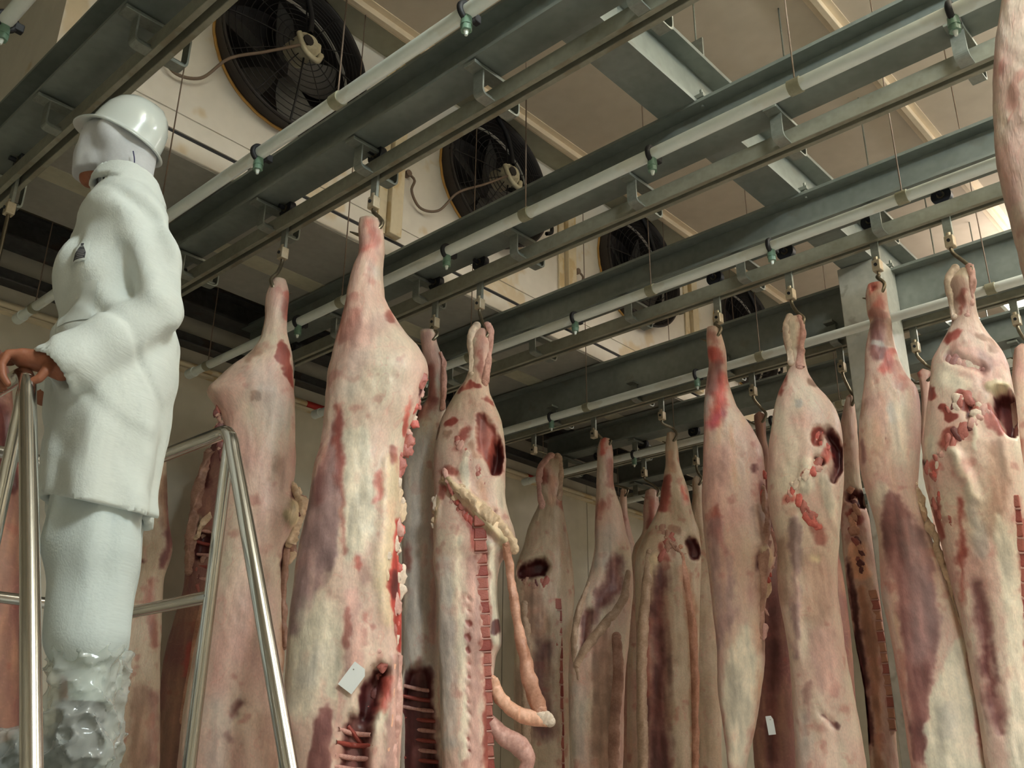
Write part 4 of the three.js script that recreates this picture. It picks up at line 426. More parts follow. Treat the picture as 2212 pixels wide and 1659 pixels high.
// ------------------------------------------------------------------ carcass sides
const FC = { cr: [218, 200, 178], wh: [228, 214, 192], pk: [210, 162, 150], mb: [196, 186, 178], mb2: [160, 126, 124], rd: [152, 70, 60], dr: [80, 28, 28], bl: [196, 76, 66], br: [160, 120, 100], ye: [222, 198, 160], or: [192, 138, 110], mu: [136, 86, 82], vb: [172, 98, 84], tn: [180, 156, 130], pu: [180, 90, 116], pe: [234, 176, 142] };  // dr: deep red meat, kept dark for the shade inside cavities
const BASE = { cream: ['cr', 'pk', 'wh'], pink: ['pk', 'cr', 'or'], pale: ['mb', 'cr', 'wh'], tan: ['tn', 'cr', 'br'], muscle: ['mu', 'br', 'or'] };
const fleshBump = dataTex(512, 512, (u, v) => { const n = 128 + 90 * (tileFbm(u, v, 12, 901, 4) + 0.6 * tileFbm(u * 3 % 1, v, 16, 931, 3)); return [n, n, n]; }, false);
const meatMat = {}; for (const k of Object.keys(FC)) meatMat[k] = (() => { const m = mottled(FC[k], 22, 0.42, 0, { metres: 0.12, size: 128, stain: [FC.rd[0], FC.rd[1], FC.rd[2], 0.22, 0.5] }); m.bumpMap = fleshBump; m.bumpScale = 0.0015; return m; })();
const scrapGeo = [1, 2, 3, 4].map((k) => { const g = new THREE.IcosahedronGeometry(1, 3), p = g.attributes.position; for (let i = 0; i < p.count; i++) { const x = p.getX(i), y = p.getY(i), z = p.getZ(i), q = 1 + 0.45 * fbm(x * 1.8 + k * 9, y * 1.8, z * 1.8, 3) * 1.6; p.setXYZ(i, x * q, y * q, z * q); } const m = mergeVerts(g); m.computeVertexNormals(); for (let i = 0; i < m.attributes.uv.count; i++) m.attributes.uv.setXY(i, m.attributes.position.getX(i) * 0.04, m.attributes.position.getY(i) * 0.04); return clean(m); });
const bodyBump = fleshBump.clone(); bodyBump.repeat.set(5, 12); bodyBump.needsUpdate = true;
const stripMat = {}; for (const k of Object.keys(FC)) stripMat[k] = (() => { const c = FC[k].map((v, i) => lerp(v, FC.pk[i], 0.25)), m = mottled(c, 30, 0.5, 0, { metres: 0.2, size: 128 }); m.bumpMap = fleshBump; m.bumpScale = 0.0015; return m; })();
function featureMask(f, x, y, wx, wy, soft = 1, jit = 0) {
  const px = x + wx, py = y + wy; let best = 9;
  for (let i = 4; i + 5 < f.length; i += 3) {
    const ax = f[i], ay = f[i + 1], bx = f[i + 3] - ax, by = f[i + 4] - ay, t = clamp(((px - ax) * bx + (py - ay) * by) / (bx * bx + by * by + 1e-9));
    const d = Math.hypot(px - ax - bx * t, py - ay - by * t) - lerp(f[i + 2], f[i + 5], t); if (d < best) best = d;
  }
  return sstep(f[1] * soft, -f[1] * soft, best + jit);
}
function carcass(key, d, idx) {
  const turn = Math.atan2(-d.h[0], -d.h[1]);
  const t = thing('beef_carcass', d.label, 'carcass', 'hanging carcass sides', [d.h[0], 0, d.h[1]], turn);
  const rows = d.rows, seed = idx * 13.7, n = rows.length, amp = d.amp || 0.0045;
  const feats = [...d.f]; (d.holes || []).forEach((q) => feats.push(['rd', 0.003, 0.8, -0.008, q[0] - 0.002, q[1] + 0.003, 0.007, q[0] + 0.002, q[1] - 0.003, 0.006]));
  feats.forEach((f) => { let a = 9, b = -9, c = 9, e = -9; for (let i = 4; i < f.length; i += 3) { const r = f[i + 2] + f[1] * 2.6 + 0.02; a = Math.min(a, f[i] - r); b = Math.max(b, f[i] + r); c = Math.min(c, f[i + 1] - r); e = Math.max(e, f[i + 1] + r); } f.bb = [a, b, c, e]; });
  const top = rows[0][0], bot = rows[n - 1][0];
  function at(y) {                            // centre, half width, half depth at a height
    let i = 0; while (i < n - 2 && rows[i + 1][0] > y) i++;
    const a = rows[i], b = rows[i + 1], p = rows[Math.max(0, i - 1)], q = rows[Math.min(n - 1, i + 2)], u = clamp((a[0] - y) / (a[0] - b[0]));
    const H = (k) => { const h = a[0] - b[0], m0 = i ? (b[k] - p[k]) / (p[0] - b[0]) * h : b[k] - a[k], m1 = i < n - 2 ? (q[k] - a[k]) / (a[0] - q[0]) * h : b[k] - a[k], u2 = u * u, u3 = u2 * u; return (2 * u3 - 3 * u2 + 1) * a[k] + (u3 - 2 * u2 + u) * m0 + (-2 * u3 + 3 * u2) * b[k] + (u3 - u2) * m1; };
    const l = H(1), r = H(2), w = Math.max(0.006, (r - l) / 2);
    return [(l + r) / 2, w, w * lerp(1.0, 0.62, sstep(0.04, 0.16, w))];
  }
  const warp = (x, y) => [0.009 * noise2(x * 26 + seed, y * 26) + 0.004 * noise2(x * 80, y * 80 + seed), 0.012 * noise2(x * 22, y * 22 + seed + 50) + 0.005 * noise2(x * 70 + 9, y * 70)];
  const relief = (x, y) => { let s = 0; const [wx, wy] = warp(x, y); for (const f of feats) if (f[3] && x > f.bb[0] && x < f.bb[1] && y > f.bb[2] && y < f.bb[3]) s += f[3] * (f[3] < 0 ? 1.35 : 1) * featureMask(f, x, y, wx * 0.6, wy * 0.6, f[3] < 0 ? 2.6 : 2); return s; };
  const front = (x, y) => { const [c, w, dd] = at(y), q = clamp((x - c) / w, -0.98, 0.98); return dd * Math.sqrt(1 - q * q) + relief(x, y); };
  const small = d.f.length < 4, NU = small ? 64 : 104, NV = small ? 130 : 240;
  const pos = [], uv = [], ind = [];
  for (let j = 0; j <= NV; j++) {
    const v = j / NV, y = lerp(top, bot, v), [c, w0, d0] = at(y);
    const endk = Math.sqrt(clamp(Math.min((top - y) / 0.012, (y - bot) / 0.05) + 0.02)), w = w0 * endk, dd = d0 * endk;
    for (let i = 0; i <= NU; i++) {
      const a = i / NU * Math.PI * 2, ca = Math.cos(a), sa = Math.sin(a);
      const k = 1 / Math.pow(Math.abs(ca) ** 2.3 + Math.abs(sa) ** 2.3, 1 / 2.3);
      let x = c + w * ca * k, z = dd * sa * k, yy = y;
      const dn = (amp * fbm(x * 13 + seed, y * 5, z * 13, 3) * 2 + 0.002 * noise(x * 60, y * 30 + seed, z * 60)) * clamp(w / 0.06) * endk;
      x += ca * dn * 0.7; z += sa * dn;
      if (sa > 0) z += relief(x, y) * sstep(0, 0.35, sa) * endk;
      pos.push(x, yy, z); uv.push(i / NU, 1 - v);
    }
  }
  for (let j = 0; j < NV; j++) for (let i = 0; i < NU; i++) { const a = j * (NU + 1) + i, b = a + NU + 1; ind.push(a, a + 1, b, b, a + 1, b + 1); }
  const g = new THREE.BufferGeometry(); g.setAttribute('position', new THREE.Float32BufferAttribute(pos, 3)); g.setAttribute('uv', new THREE.Float32BufferAttribute(uv, 2)); g.setIndex(ind); g.computeVertexNormals();
  { const nn = g.attributes.normal; for (let j = 0; j <= NV; j++) { const a = j * (NU + 1), b = a + NU, v = V(nn.getX(a) + nn.getX(b), nn.getY(a) + nn.getY(b), nn.getZ(a) + nn.getZ(b)).normalize(); nn.setXYZ(a, v.x, v.y, v.z); nn.setXYZ(b, v.x, v.y, v.z); } }
  // colour: fat, membrane, muscle, blood; dark red also paints shade into the hollows
  const TW = small ? 192 : 512, TH = small ? 512 : 1024, B = BASE[d.base].map((k) => FC[k]);
  const px = new Uint8Array(TW * TH * 4), cosT = [], sinT = []; for (let i = 0; i < TW; i++) { cosT.push(Math.cos((i + 0.5) / TW * Math.PI * 2)); sinT.push(Math.sin((i + 0.5) / TW * Math.PI * 2)); }
  const [B0, B1, B2] = B, RD = FC.rd, PK = FC.pk;
  for (let j = 0; j < TH; j++) {
    const y = lerp(bot, top, (j + 0.5) / TH), [c, w, dd] = at(y), row = feats.filter((f) => y > f.bb[2] && y < f.bb[3]);
    for (let i = 0; i < TW; i++) {
      const sa = sinT[i], x = c + w * cosT[i], z = dd * sa;
      const n1 = fbm(x * 7 + seed, y * 5, z * 7, 3), back = sa < -0.45, n2 = back ? noise2(i * 0.3, y * 5) * 0.4 : fbm(x * 34 + seed, y * 5 + 3, z * 34, 2), n4 = back ? n1 : fbm(x * 16, y * 14 + seed, z * 16 + 40, 3), n3 = noise2(i * 0.45, y * 150 + seed);
      const q1 = clamp(0.42 + n1 * 1.1 + n2 * 0.35), q2 = sstep(0.0, 0.7, n2 * 0.8 + n1 * 0.4) * 0.55, q3 = sstep(0.22, 0.5, n4) * 0.32;
      const vein = sstep(0.9, 1, 1 - Math.abs(noise2(i * 0.09 + 3 * n4, y * 17 + seed + n1 * 4))) * 0.28;
      let r = lerp(lerp(B0[0], B1[0], q1), B2[0], q2), g0 = lerp(lerp(B0[1], B1[1], q1), B2[1], q2), b0 = lerp(lerp(B0[2], B1[2], q1), B2[2], q2);
      r = lerp(lerp(r, PK[0], vein), RD[0], q3); g0 = lerp(lerp(g0, PK[1] - 20, vein), RD[1], q3); b0 = lerp(lerp(b0, PK[2] - 20, vein), RD[2], q3);
      if (sa > -0.05 && row.length) {
        const [wx, wy] = warp(x, y), k2 = 1 + 0.26 * n2 + 0.2 * n4, jit = 0.018 * n2 + 0.014 * n4;
        for (const f of row) {
          if (x < f.bb[0] || x > f.bb[1]) continue;
          const m = featureMask(f, x, y, wx, wy, 1.7, jit) * f[2] * (1 - 0.35 * clamp(n4 + n2 + 0.1)); if (m <= 0) continue; const F = FC[f[0]];
          r = lerp(r, F[0] * k2, m); g0 = lerp(g0, F[1] * k2, m); b0 = lerp(b0, F[2] * k2, m);
        }
      }
      const k = 1 + 0.08 * n2 + 0.04 * n3, o = (j * TW + i) * 4; px[o] = clamp(r * k, 0, 255); px[o + 1] = clamp(g0 * k, 0, 255); px[o + 2] = clamp(b0 * k, 0, 255); px[o + 3] = 255;
    }
  }
  const map = new THREE.DataTexture(px, TW, TH, THREE.RGBAFormat); map.wrapS = map.wrapT = THREE.RepeatWrapping; map.magFilter = THREE.LinearFilter; map.colorSpace = THREE.SRGBColorSpace; map.needsUpdate = true;
  const mat = new THREE.MeshPhysicalMaterial({ map, roughness: 0.5, bumpMap: bodyBump, bumpScale: 0.0016, clearcoat: 0.12, clearcoatRoughness: 0.3 });
  part('flesh', clean(g), mat, t);
  // sawn backbone: one block per vertebra with a pale disc below it
  if (d.spine) {
    const c = new THREE.CatmullRomCurve3(d.spine.map((q) => V(q[0], q[1], 0))), N = d.nsp, L = c.getLength(), h = L / N;
    const vg = [0, 1, 2].map((k) => { const q = new RoundedBoxGeometry(d.spw * 1.7, h * 0.9, 0.034, 2, 0.006); const p = q.attributes.position; for (let i = 0; i < p.count; i++) p.setXYZ(i, p.getX(i) * (1 + 0.12 * noise(p.getY(i) * 90 + k * 5, k)), p.getY(i), p.getZ(i) + 0.004 * noise(p.getX(i) * 120 + k * 9, p.getY(i) * 120)); q.computeVertexNormals(); return clean(q); });
    const dg = clean(new RoundedBoxGeometry(d.spw * 1.85, h * 0.13, 0.034, 1, 0.002)), keys = key === 'C9b' ? ['or', 'vb', 'or'] : ['vb', 'rd', 'vb'];
    for (let k = 0; k < N; k++) {
      const q = c.getPointAt((k + 0.4) / N), e = c.getPointAt((k + 0.93) / N), tg = c.getTangentAt((k + 0.5) / N), rz = Math.atan2(tg.x, -tg.y);
      const b = part('vertebra', vg[k % 3], meatMat[keys[k % 3]], t); b.position.set(q.x, q.y, front(q.x, q.y) - 0.01); b.rotation.z = rz;
      const s = part('disc', dg, meatMat.pk, t); s.position.set(e.x, e.y, front(e.x, e.y) - 0.0085); s.rotation.z = rz;
    }
  }
  (d.ribs || []).forEach(([x0, y0, x1, y1], k) => {
    const xm = (x0 + x1) / 2, ym = (y0 + y1) / 2 - 0.004, [, , dd] = at(ym), z = (x, y) => front(x, y) - 0.001;
    part('rib', taperTube([V(x0, y0, z(x0, y0)), V(xm, ym, z(xm, ym)), V(x1, y1, z(x1, y1))], [d.rw * 0.9, d.rw * 1.2, d.rw * 0.9], 20, 8), meatMat[k % 2 ? 'rd' : 'pk'], t);
  });
  (d.st || []).forEach((s) => {
    const p = [], r = []; for (let i = 2; i < s.length; i += 4) { p.push(V(s[i], s[i + 1], Math.max(s[i + 3], front(s[i], s[i + 1]) - s[i + 2] * (s[1] === 'fat_fold' ? 0.7 : 0.55)))); r.push(s[i + 2]); }
    const g1 = taperTube(p, r, 60, 16), q = g1.attributes.position; for (let i = 0; i < q.count; i++) { const k = (s[1] === 'fat_fold' ? 0.03 : 0.012) * fbm(q.getX(i) * 34, q.getY(i) * 22, q.getZ(i) * 34, 3); q.setXYZ(i, q.getX(i) + k, q.getY(i), q.getZ(i) + k * 1.5); }
    const sph = (a, rr) => clean(new THREE.SphereGeometry(rr, 14, 10).translate(a.x, a.y, a.z));
    const w = mergeVerts(merge([g1])); w.computeVertexNormals(); w.setAttribute('uv', new THREE.Float32BufferAttribute(Array.from({ length: w.attributes.position.count }, (_, i) => [w.attributes.position.getX(i) * 1, w.attributes.position.getY(i)]).flat(), 2));
    part(s[1], [clean(w), sph(p[0], r[0]), sph(p[p.length - 1], r[r.length - 1])], stripMat[s[0]], t);
  });
  const rnd = rng(idx * 977 + 5);
  (d.lu || []).forEach(([cols, num, size, z0, ...p]) => {       // torn scraps of fat and meat along the cut edges
    const c = new THREE.CatmullRomCurve3(Array.from({ length: p.length / 2 }, (_, i) => V(p[2 * i], p[2 * i + 1], 0)));
    for (let k = 0; k < num; k++) {
      const q = c.getPointAt((k + rnd() * 0.8) / num), x = q.x + (rnd() - 0.5) * size * 1.6, y = q.y + (rnd() - 0.5) * size, r = size * (0.45 + 0.75 * rnd()), col = cols[Math.floor(rnd() * cols.length)];
      const m = part(['ye', 'wh', 'pk', 'pe'].includes(col) ? 'fat_scrap' : 'meat_scrap', scrapGeo[k % scrapGeo.length], stripMat[col], t);
      m.position.set(x, y, front(x, y) - r * 0.12); m.scale.set(r * (0.7 + 0.6 * rnd()), r * (1 + 1.1 * rnd()), r * 0.4); m.rotation.z = (rnd() - 0.5) * 1.2;
    }
  });
  // roller hook that carries it
  const hx = RAILX.reduce((a, b) => Math.abs(b - d.h[0]) < Math.abs(a - d.h[0]) ? b : a), zz = d.h[1];
  const hk = thing('roller_hook', 'roller hook of the ' + d.label, 'hook', 'roller hooks on the rails', [hx, RY, zz], 0);
  part('wheel', [rod(V(-0.016, 0.122, 0), V(0.016, 0.122, 0), 0.046, 28), rod(V(-0.05, 0.122, 0), V(0.05, 0.122, 0), 0.011, 12)], M.wheel, hk);
  part('hub', [rod(V(-0.022, 0.122, 0), V(0.022, 0.122, 0), 0.018, 16)], M.hook, hk);
  part('strap', [box(-0.008, 0.008, -0.095, 0.15, -0.02, 0.02, 0.003)], M.galv, hk);
  const ty = top - RY, nx = rows[0], cx = (nx[1] + nx[2]) / 2, sw = 0.12;
  part('swivel_block', [box(-0.02, 0.02, -sw - 0.03, -sw + 0.028, -0.021, 0.021, 0.005), rod(V(0, -sw + 0.02, 0), V(0, -sw + 0.045, 0), 0.014, 12)], M.brass, hk);
  part('swivel_pin', rod(V(-0.026, -sw, 0), V(0.026, -sw, 0), 0.008, 8), M.wheel, hk);
  const ax = V(Math.cos(turn), 0, -Math.sin(turn)), az = V(Math.sin(turn), 0, Math.cos(turn)), o = V(d.h[0] - hx, 0, 0);
  const P = (a, y, b) => o.clone().addScaledVector(ax, a).addScaledVector(az, b).add(V(0, y, 0)), hw = (nx[2] - nx[1]) / 2;
  const sgn = key === 'C1' ? -1 : 1;
  part('hook', taperTube([V(0, -sw - 0.02, 0), V(0, Math.max(-sw - 0.05, ty + 0.03), 0), P(cx + sgn * (hw * 0.5), Math.min(ty + 0.015, -sw - 0.05), 0.02), P(cx + sgn * (hw + 0.012), ty - 0.03, 0.03), P(cx + sgn * hw * 0.8, ty - 0.075, 0.035), P(cx - sgn * hw * 0.6, ty - 0.085, 0.0), P(cx - sgn * (hw + 0.035), ty - 0.062, -0.02)], [0.0085, 0.009, 0.009, 0.009, 0.009, 0.008, 0.003], 60, 10), M.hook, hk);
  return { t, front };
}
const built = {};
Object.entries(CARCASS).forEach(([k, d], i) => { built[k] = carcass(k, d, i + 1); });
// paper tags pinned to two of them
{
  const tagThing = (k, x, y, w, h, rot, label) => {
    const d = CARCASS[k], turn = Math.atan2(-d.h[0], -d.h[1]), z = built[k].front(x, y) + 0.012;
    const p = V(x, y, z).applyAxisAngle(V(0, 1, 0), turn).add(V(d.h[0], 0, d.h[1]));
    const t = thing('paper_tag', label, 'tag', null, [p.x, p.y, p.z], turn);
    const s = new THREE.Shape(); s.moveTo(-w / 2, -h / 2); s.lineTo(w / 2, -h / 2); s.lineTo(w / 2, h * 0.3); s.lineTo(w * 0.25, h / 2); s.lineTo(-w / 2, h / 2); s.closePath();
    const g = new THREE.ExtrudeGeometry(s, { depth: 0.002, bevelEnabled: false }); g.rotateZ(rot); part('card', clean(g), M.tagPaper, t);
    part('pin', rod(V(0, h * 0.3, -0.015), V(0, h * 0.3, 0.004), 0.002, 6), M.hook, t);
  };
  tagThing('C2', 0.036, 0.312 + EYE, 0.058, 0.092, -0.6, 'white paper tag pinned to the large cream carcass side');
  tagThing('C8', 0.1, 0.23 + EYE, 0.032, 0.08, 0.1, 'small white paper tag beside the long white fat flank');
}

// ------------------------------------------------------------------ stainless stair platform
{
  const t = thing('stair_platform', 'stainless steel stair platform with tube handrails under the worker', 'platform');
  const xL = 0.785, xR = 1.328, zF = -2.255, zB = -2.95, dk = EYE - 0.02, tp = EYE + 0.87, r = 0.0195;
  const slope = (0.95 - 0.012) / (2.46 - 2.02), zl = -1.1, yl = tp - slope * (zl - zF);
  const arc = (x) => [V(x, tp, zB + 0.12), V(x, tp, zF - 0.1), V(x, tp - 0.003, zF - 0.025), V(x, tp - 0.03, zF + 0.005), V(x, tp - 0.08, zF + 0.03)];
  for (const x of [xL, xR]) {
    const lowY = 0.95, lowZ = zF + (tp - lowY) / slope;
    part('handrail', merge([tube([...arc(x), V(x, tp - 0.5, zF + 0.5 / slope), V(x, lowY, lowZ)], r, 120, 18)]), M.stainless, t);
    part('post', rod(V(x, dk, zF), V(x, tp - 0.012, zF), 0.0165, 18), M.stainless, t);
    part('post', rod(V(x, dk, zB), V(x, tp, zB), 0.0165, 18), M.stainless, t);
    part('mid_rail', rod(V(x, EYE + 0.42, zF), V(x, EYE + 0.42, zB), 0.0165, 18), M.stainless, t);
    part('lower_post', rod(V(x, 0.0, lowZ + 0.02), V(x, lowY + 0.01, lowZ), 0.018, 16), M.stainless, t);
    part('stringer', (() => { const g = box(-0.012, 0.012, -0.06, 0.06, 0, Math.hypot(dk, dk / slope)); g.rotateX(Math.atan(slope)); g.translate(x, dk - 0.03, zF); return g; })(), M.stainless, t);
    for (const z of [zF, zB]) part('support_leg', rod(V(x, 0, z), V(x, dk - 0.04, z), 0.025, 16), M.stainless, t);
  }
  part('end_rail', rod(V(xL, tp, zB + 0.12 - 0.12), V(xR, tp, zB), r, 18), M.stainless, t);
  for (const x of [xL, xR]) part('rail_elbow', rod(V(x, tp, zB), V(x, tp, zB + 0.13), r, 18), M.stainless, t);
  part('end_mid_rail', rod(V(xL, EYE + 0.46, zB), V(xR, EYE + 0.46, zB), 0.0165, 18), M.stainless, t);
  part('deck', box(xL - 0.02, xR + 0.02, dk - 0.04, dk, zB - 0.02, zF + 0.02, 0.004), M.galv, t);
  for (let k = 1; k < 7; k++) { const y = dk - k * 0.225, z = zF + (dk - y) / slope; part('tread', box(xL + 0.015, xR - 0.015, y - 0.025, y, z - 0.1, z + 0.1, 0.004), M.galv, t); }
}
// ------------------------------------------------------------------ the worker in white
{
  const P = thing('person', 'worker in white coat, trousers and hard hat gripping a handrail', 'person', null, [1.0254, EYE, -2.3893], -0.40538);
  const cloth = mottled([212, 217, 213], 5, 0.85, 0, { metres: 0.25, bump: 0.0006, bumpF: 64 });
  const cloth2 = mottled([200, 209, 208], 5, 0.85, 0, { metres: 0.25, bump: 0.0006, bumpF: 64 });
  const hoodMat = mottled([196, 197, 200], 8, 0.8, 0, { metres: 0.1 });
  const skin = mottled([150, 92, 66], 10, 0.55, 0, { metres: 0.12 });
  const fw = [-0.86, -0.5];                    // the way he faces, seen from above (x, z)
  // skin: head with face, neck, arms, hand with five fingers, trunk and legs as one mesh
  const hc = [-0.07, 1.668, 0];
  const head = (x, y, z, smooth = false) => {
    const dx = x - hc[0], dy = y - hc[1], dz = z - hc[2], f = dx * fw[0] + dz * fw[1], s = -dx * fw[1] + dz * fw[0];
    let d = (Math.hypot(f / 0.086, dy / 0.104, s / 0.069) - 1) * 0.075;
    const L = (ff, yy, ss) => [hc[0] + ff * fw[0] - ss * fw[1], hc[1] + yy, hc[2] + ff * fw[1] + ss * fw[0]];
    const c = (a, ra, b, rb, k) => { d = smin(d, cap(x, y, z, [...L(...a), ra], [...L(...b), rb]), k); };
    if (smooth) { c([0.055, 0.0, 0], 0.05, [0.058, -0.06, 0], 0.046, 0.05); for (const q of [-1, 1]) c([0.0, 0.01, q * 0.07], 0.022, [-0.008, -0.02, q * 0.072], 0.018, 0.03); }
    c([0.06, -0.075, 0], 0.042, [0.075, -0.1, 0], 0.03, 0.04);            // jaw and chin
    if (!smooth) { c([0.09, 0.012, 0], 0.009, [0.108, -0.028, 0], 0.014, 0.015);          // nose
    c([0.088, -0.06, -0.018], 0.009, [0.088, -0.06, 0.018], 0.009, 0.012); // mouth
    for (const q of [-1, 1]) { c([0.078, 0.008, q * 0.032], 0.013, [0.08, 0.008, q * 0.034], 0.012, 0.01); c([0.0, 0.01, q * 0.072], 0.02, [-0.008, -0.02, q * 0.074], 0.014, 0.008); } } // eyes, ears
    d = smin(d, cap(x, y, z, [-0.045, 1.6, 0.01, 0.056], [-0.03, 1.46, 0.02, 0.062]), 0.03);
    return d;
  };
  const handPts = [
    [[-0.1, 0.888, 0.212, 0.027], [-0.145, 0.904, 0.2, 0.025], [-0.186, 0.91, 0.186, 0.023]],
    [[-0.14, 0.902, 0.216, 0.019], [-0.186, 0.908, 0.21, 0.017]],
    ...[0, 1, 2, 3].map((k) => { const z = 0.152 + 0.0215 * k, l = [0.82, 0.96, 1, 0.92][k], o = 0.008 * (k - 3); return [[-0.19 + o, 0.912, z, 0.0112], [-0.212 + o - 0.006 * l, 0.903 + 0.003 * l, z, 0.0104], [-0.222 + o - 0.005 * l, 0.877, z + 0.001, 0.0096], [-0.218 + o, 0.877 - 0.032 * l, z + 0.002, 0.0087], [-0.205 + o, 0.877 - 0.05 * l, z + 0.003, 0.0078]]; }),
    [[-0.128, 0.892, 0.228, 0.013], [-0.132, 0.868, 0.24, 0.0115], [-0.142, 0.848, 0.24, 0.0105], [-0.155, 0.84, 0.236, 0.009]],
  ];
  const hand = (x, y, z) => { let d = 9; handPts.forEach((ch, i) => { let e = 9; for (let k = 0; k < ch.length - 1; k++) e = Math.min(e, cap(x, y, z, ch[k], ch[k + 1])); d = i < 2 ? smin(d, e, 0.02) : smin(d, e, 0.006); }); return d; };
  const trunk = (x, y, z) => {
    let d = cap(x, y, z, [-0.01, 1.32, 0.02, 0.115], [0.03, 0.86, 0.0, 0.11]);
    d = smin(d, cap(x, y, z, [-0.02, 1.4, -0.12, 0.06], [-0.02, 1.4, 0.13, 0.06]), 0.06);
    d = smin(d, cap(x, y, z, [-0.03, 1.52, 0.02, 0.055], [-0.02, 1.38, 0.02, 0.07]), 0.05);
    d = smin(d, cap(x, y, z, [0.0, 1.37, 0.13, 0.052], [0.08, 1.12, 0.19, 0.03]), 0.03); d = smin(d, cap(x, y, z, [0.08, 1.12, 0.19, 0.03], [-0.115, 0.894, 0.21, 0.028]), 0.02);
    d = smin(d, cap(x, y, z, [-0.03, 1.39, -0.14, 0.052], [-0.06, 1.12, -0.2, 0.043]), 0.03); d = smin(d, cap(x, y, z, [-0.06, 1.12, -0.2, 0.043], [-0.14, 0.93, -0.12, 0.03]), 0.02);
    for (const q of [-1, 1]) { d = smin(d, cap(x, y, z, [0.035, 0.84, q * 0.085, 0.085], [0.045, 0.45, q * 0.095, 0.058]), 0.05); d = smin(d, cap(x, y, z, [0.045, 0.45, q * 0.095, 0.056], [0.07, 0.07, q * 0.095, 0.04]), 0.03); }
    return d;
  };
  part('body', [sdfMesh(trunk, -0.35, 0.3, 0.0, 1.5, -0.32, 0.36, 0.014), sdfMesh(head, -0.22, 0.1, 1.44, 1.82, -0.15, 0.16, 0.006), sdfMesh(hand, -0.28, -0.06, 0.8, 0.96, 0.12, 0.27, 0.0035)], skin, P);
  // hood over head, jaw and neck, open at the face and throat
  const hood = (x, y, z) => {
    const dx = x - hc[0], dz = z - hc[2], f = dx * fw[0] + dz * fw[1];
    let d = smin(head(x, y, z, true), cap(x, y, z, [hc[0] + 0.062 * fw[0], hc[1] + 0.03, hc[2] + 0.062 * fw[1], 0.04], [hc[0] + 0.058 * fw[0], hc[1] - 0.085, hc[2] + 0.058 * fw[1], 0.036]), 0.03) - 0.012 - 0.003 * noise(x * 30, y * 14, z * 30);
    d = Math.max(d, -(Math.hypot((f - 0.11) / 0.07, (y - 1.68) / 0.05, (-dx * fw[1] + dz * fw[0]) / 0.06) - 1) * 0.05);
    d = Math.max(d, -Math.max(0.025 - f, y - 1.568));
    return Math.max(d, 1.46 - y);
  };
  part('hood', sdfMesh(hood, -0.24, 0.12, 1.45, 1.8, -0.16, 0.17, 0.006), hoodMat, P);
  // long coat
  const R = [[1.535, -0.1, 0.028, 0.075], [1.5, -0.112, 0.045, 0.1], [1.46, -0.126, 0.068, 0.15], [1.42, -0.142, 0.09, 0.185], [1.375, -0.154, 0.106, 0.19], [1.31, -0.165, 0.13, 0.19], [1.23, -0.167, 0.15, 0.185], [1.15, -0.157, 0.156, 0.18], [1.068, -0.15, 0.162, 0.185], [0.962, -0.147, 0.176, 0.2], [0.859, -0.138, 0.18, 0.205], [0.734, -0.119, 0.175, 0.21], [0.632, -0.104, 0.173, 0.215], [0.55, -0.095, 0.175, 0.218]];
  const coatRow = (y) => { let i = 0; while (i < R.length - 2 && R[i + 1][0] > y) i++; const a = R[i], b = R[i + 1], t = clamp((a[0] - y) / (a[0] - b[0])); return [lerp(a[1], b[1], t), lerp(a[2], b[2], t), lerp(a[3], b[3], t)]; };
  const SL = [[0.0, 1.37, 0.12, 0.078], [0.055, 1.24, 0.17, 0.07], [0.09, 1.11, 0.195, 0.068], [0.0, 0.985, 0.205, 0.068], [-0.09, 0.905, 0.21, 0.068], [-0.15, 0.855, 0.215, 0.07]];
  const fold = (x, y, z) => 0.0095 * Math.sin((y * 1.6 + x * 2.4) * 17 + 3 * noise(x * 6, y * 5, z * 6)) * sstep(1.44, 1.34, y) * sstep(1.0, 1.12, y) + 0.006 * fbm(x * 9, y * 6, z * 9, 3) * 2 + 0.008 * Math.sin(Math.atan2(z, x - 0.03) * 9 + 2 * noise(y * 3, 4)) * sstep(0.95, 0.6, y);
  const crease = (x, y, z) => -0.011 * sstep(0.78, 1, 1 - Math.abs(noise(x * 6 + y * 5.5, y * 3.2, z * 6 + 11))) * sstep(1.46, 1.38, y) * (0.45 + 0.55 * sstep(0.9, 1.05, y)) - 0.004 * sstep(0.75, 1, 1 - Math.abs(noise(x * 6 + y * 2.5, y * 1.6 + 3, z * 6 + 31))) * sstep(1.1, 0.95, y);
  const coatOut = (x, y, z) => {
    const [l, r, q] = coatRow(y), c = (l + r) / 2, w = (r - l) / 2;
    let d = Math.max((Math.hypot((x - c) / w, (z - 0.02) / q) - 1) * Math.min(w, q) * 0.95, y - 1.525);
    let s = 9; for (let k = 0; k < SL.length - 1; k++) s = smin(s, cap(x, y, z, SL[k], SL[k + 1]), 0.02);
    const e = [-0.125, 0.88], dirx = -0.66, diry = -0.75; const cut = (x - e[0]) * dirx + (y - e[1]) * diry;   // cuff plane
    s = Math.max(s, cut);
    let far = cap(x, y, z, [-0.03, 1.39, -0.14, 0.08], [-0.06, 1.12, -0.2, 0.07]); far = smin(far, cap(x, y, z, [-0.06, 1.12, -0.2, 0.07], [-0.12, 0.97, -0.14, 0.066]), 0.02);
    d = smin(d, far, 0.04);
    const cr = Math.hypot((x + 0.038) / 1.05, (z - 0.02) / 1.1), coll = Math.max(Math.abs(cr - 0.078 - (1.54 - y) * 0.35) - 0.007, Math.abs(y - 1.53 + 0.25 * (x + 0.04)) - 0.032);
    d = Math.min(d, coll);
    const both = smin(d, s, 0.022);
    return [both - fold(x, y, z) - crease(x, y, z), cut, s];
  };
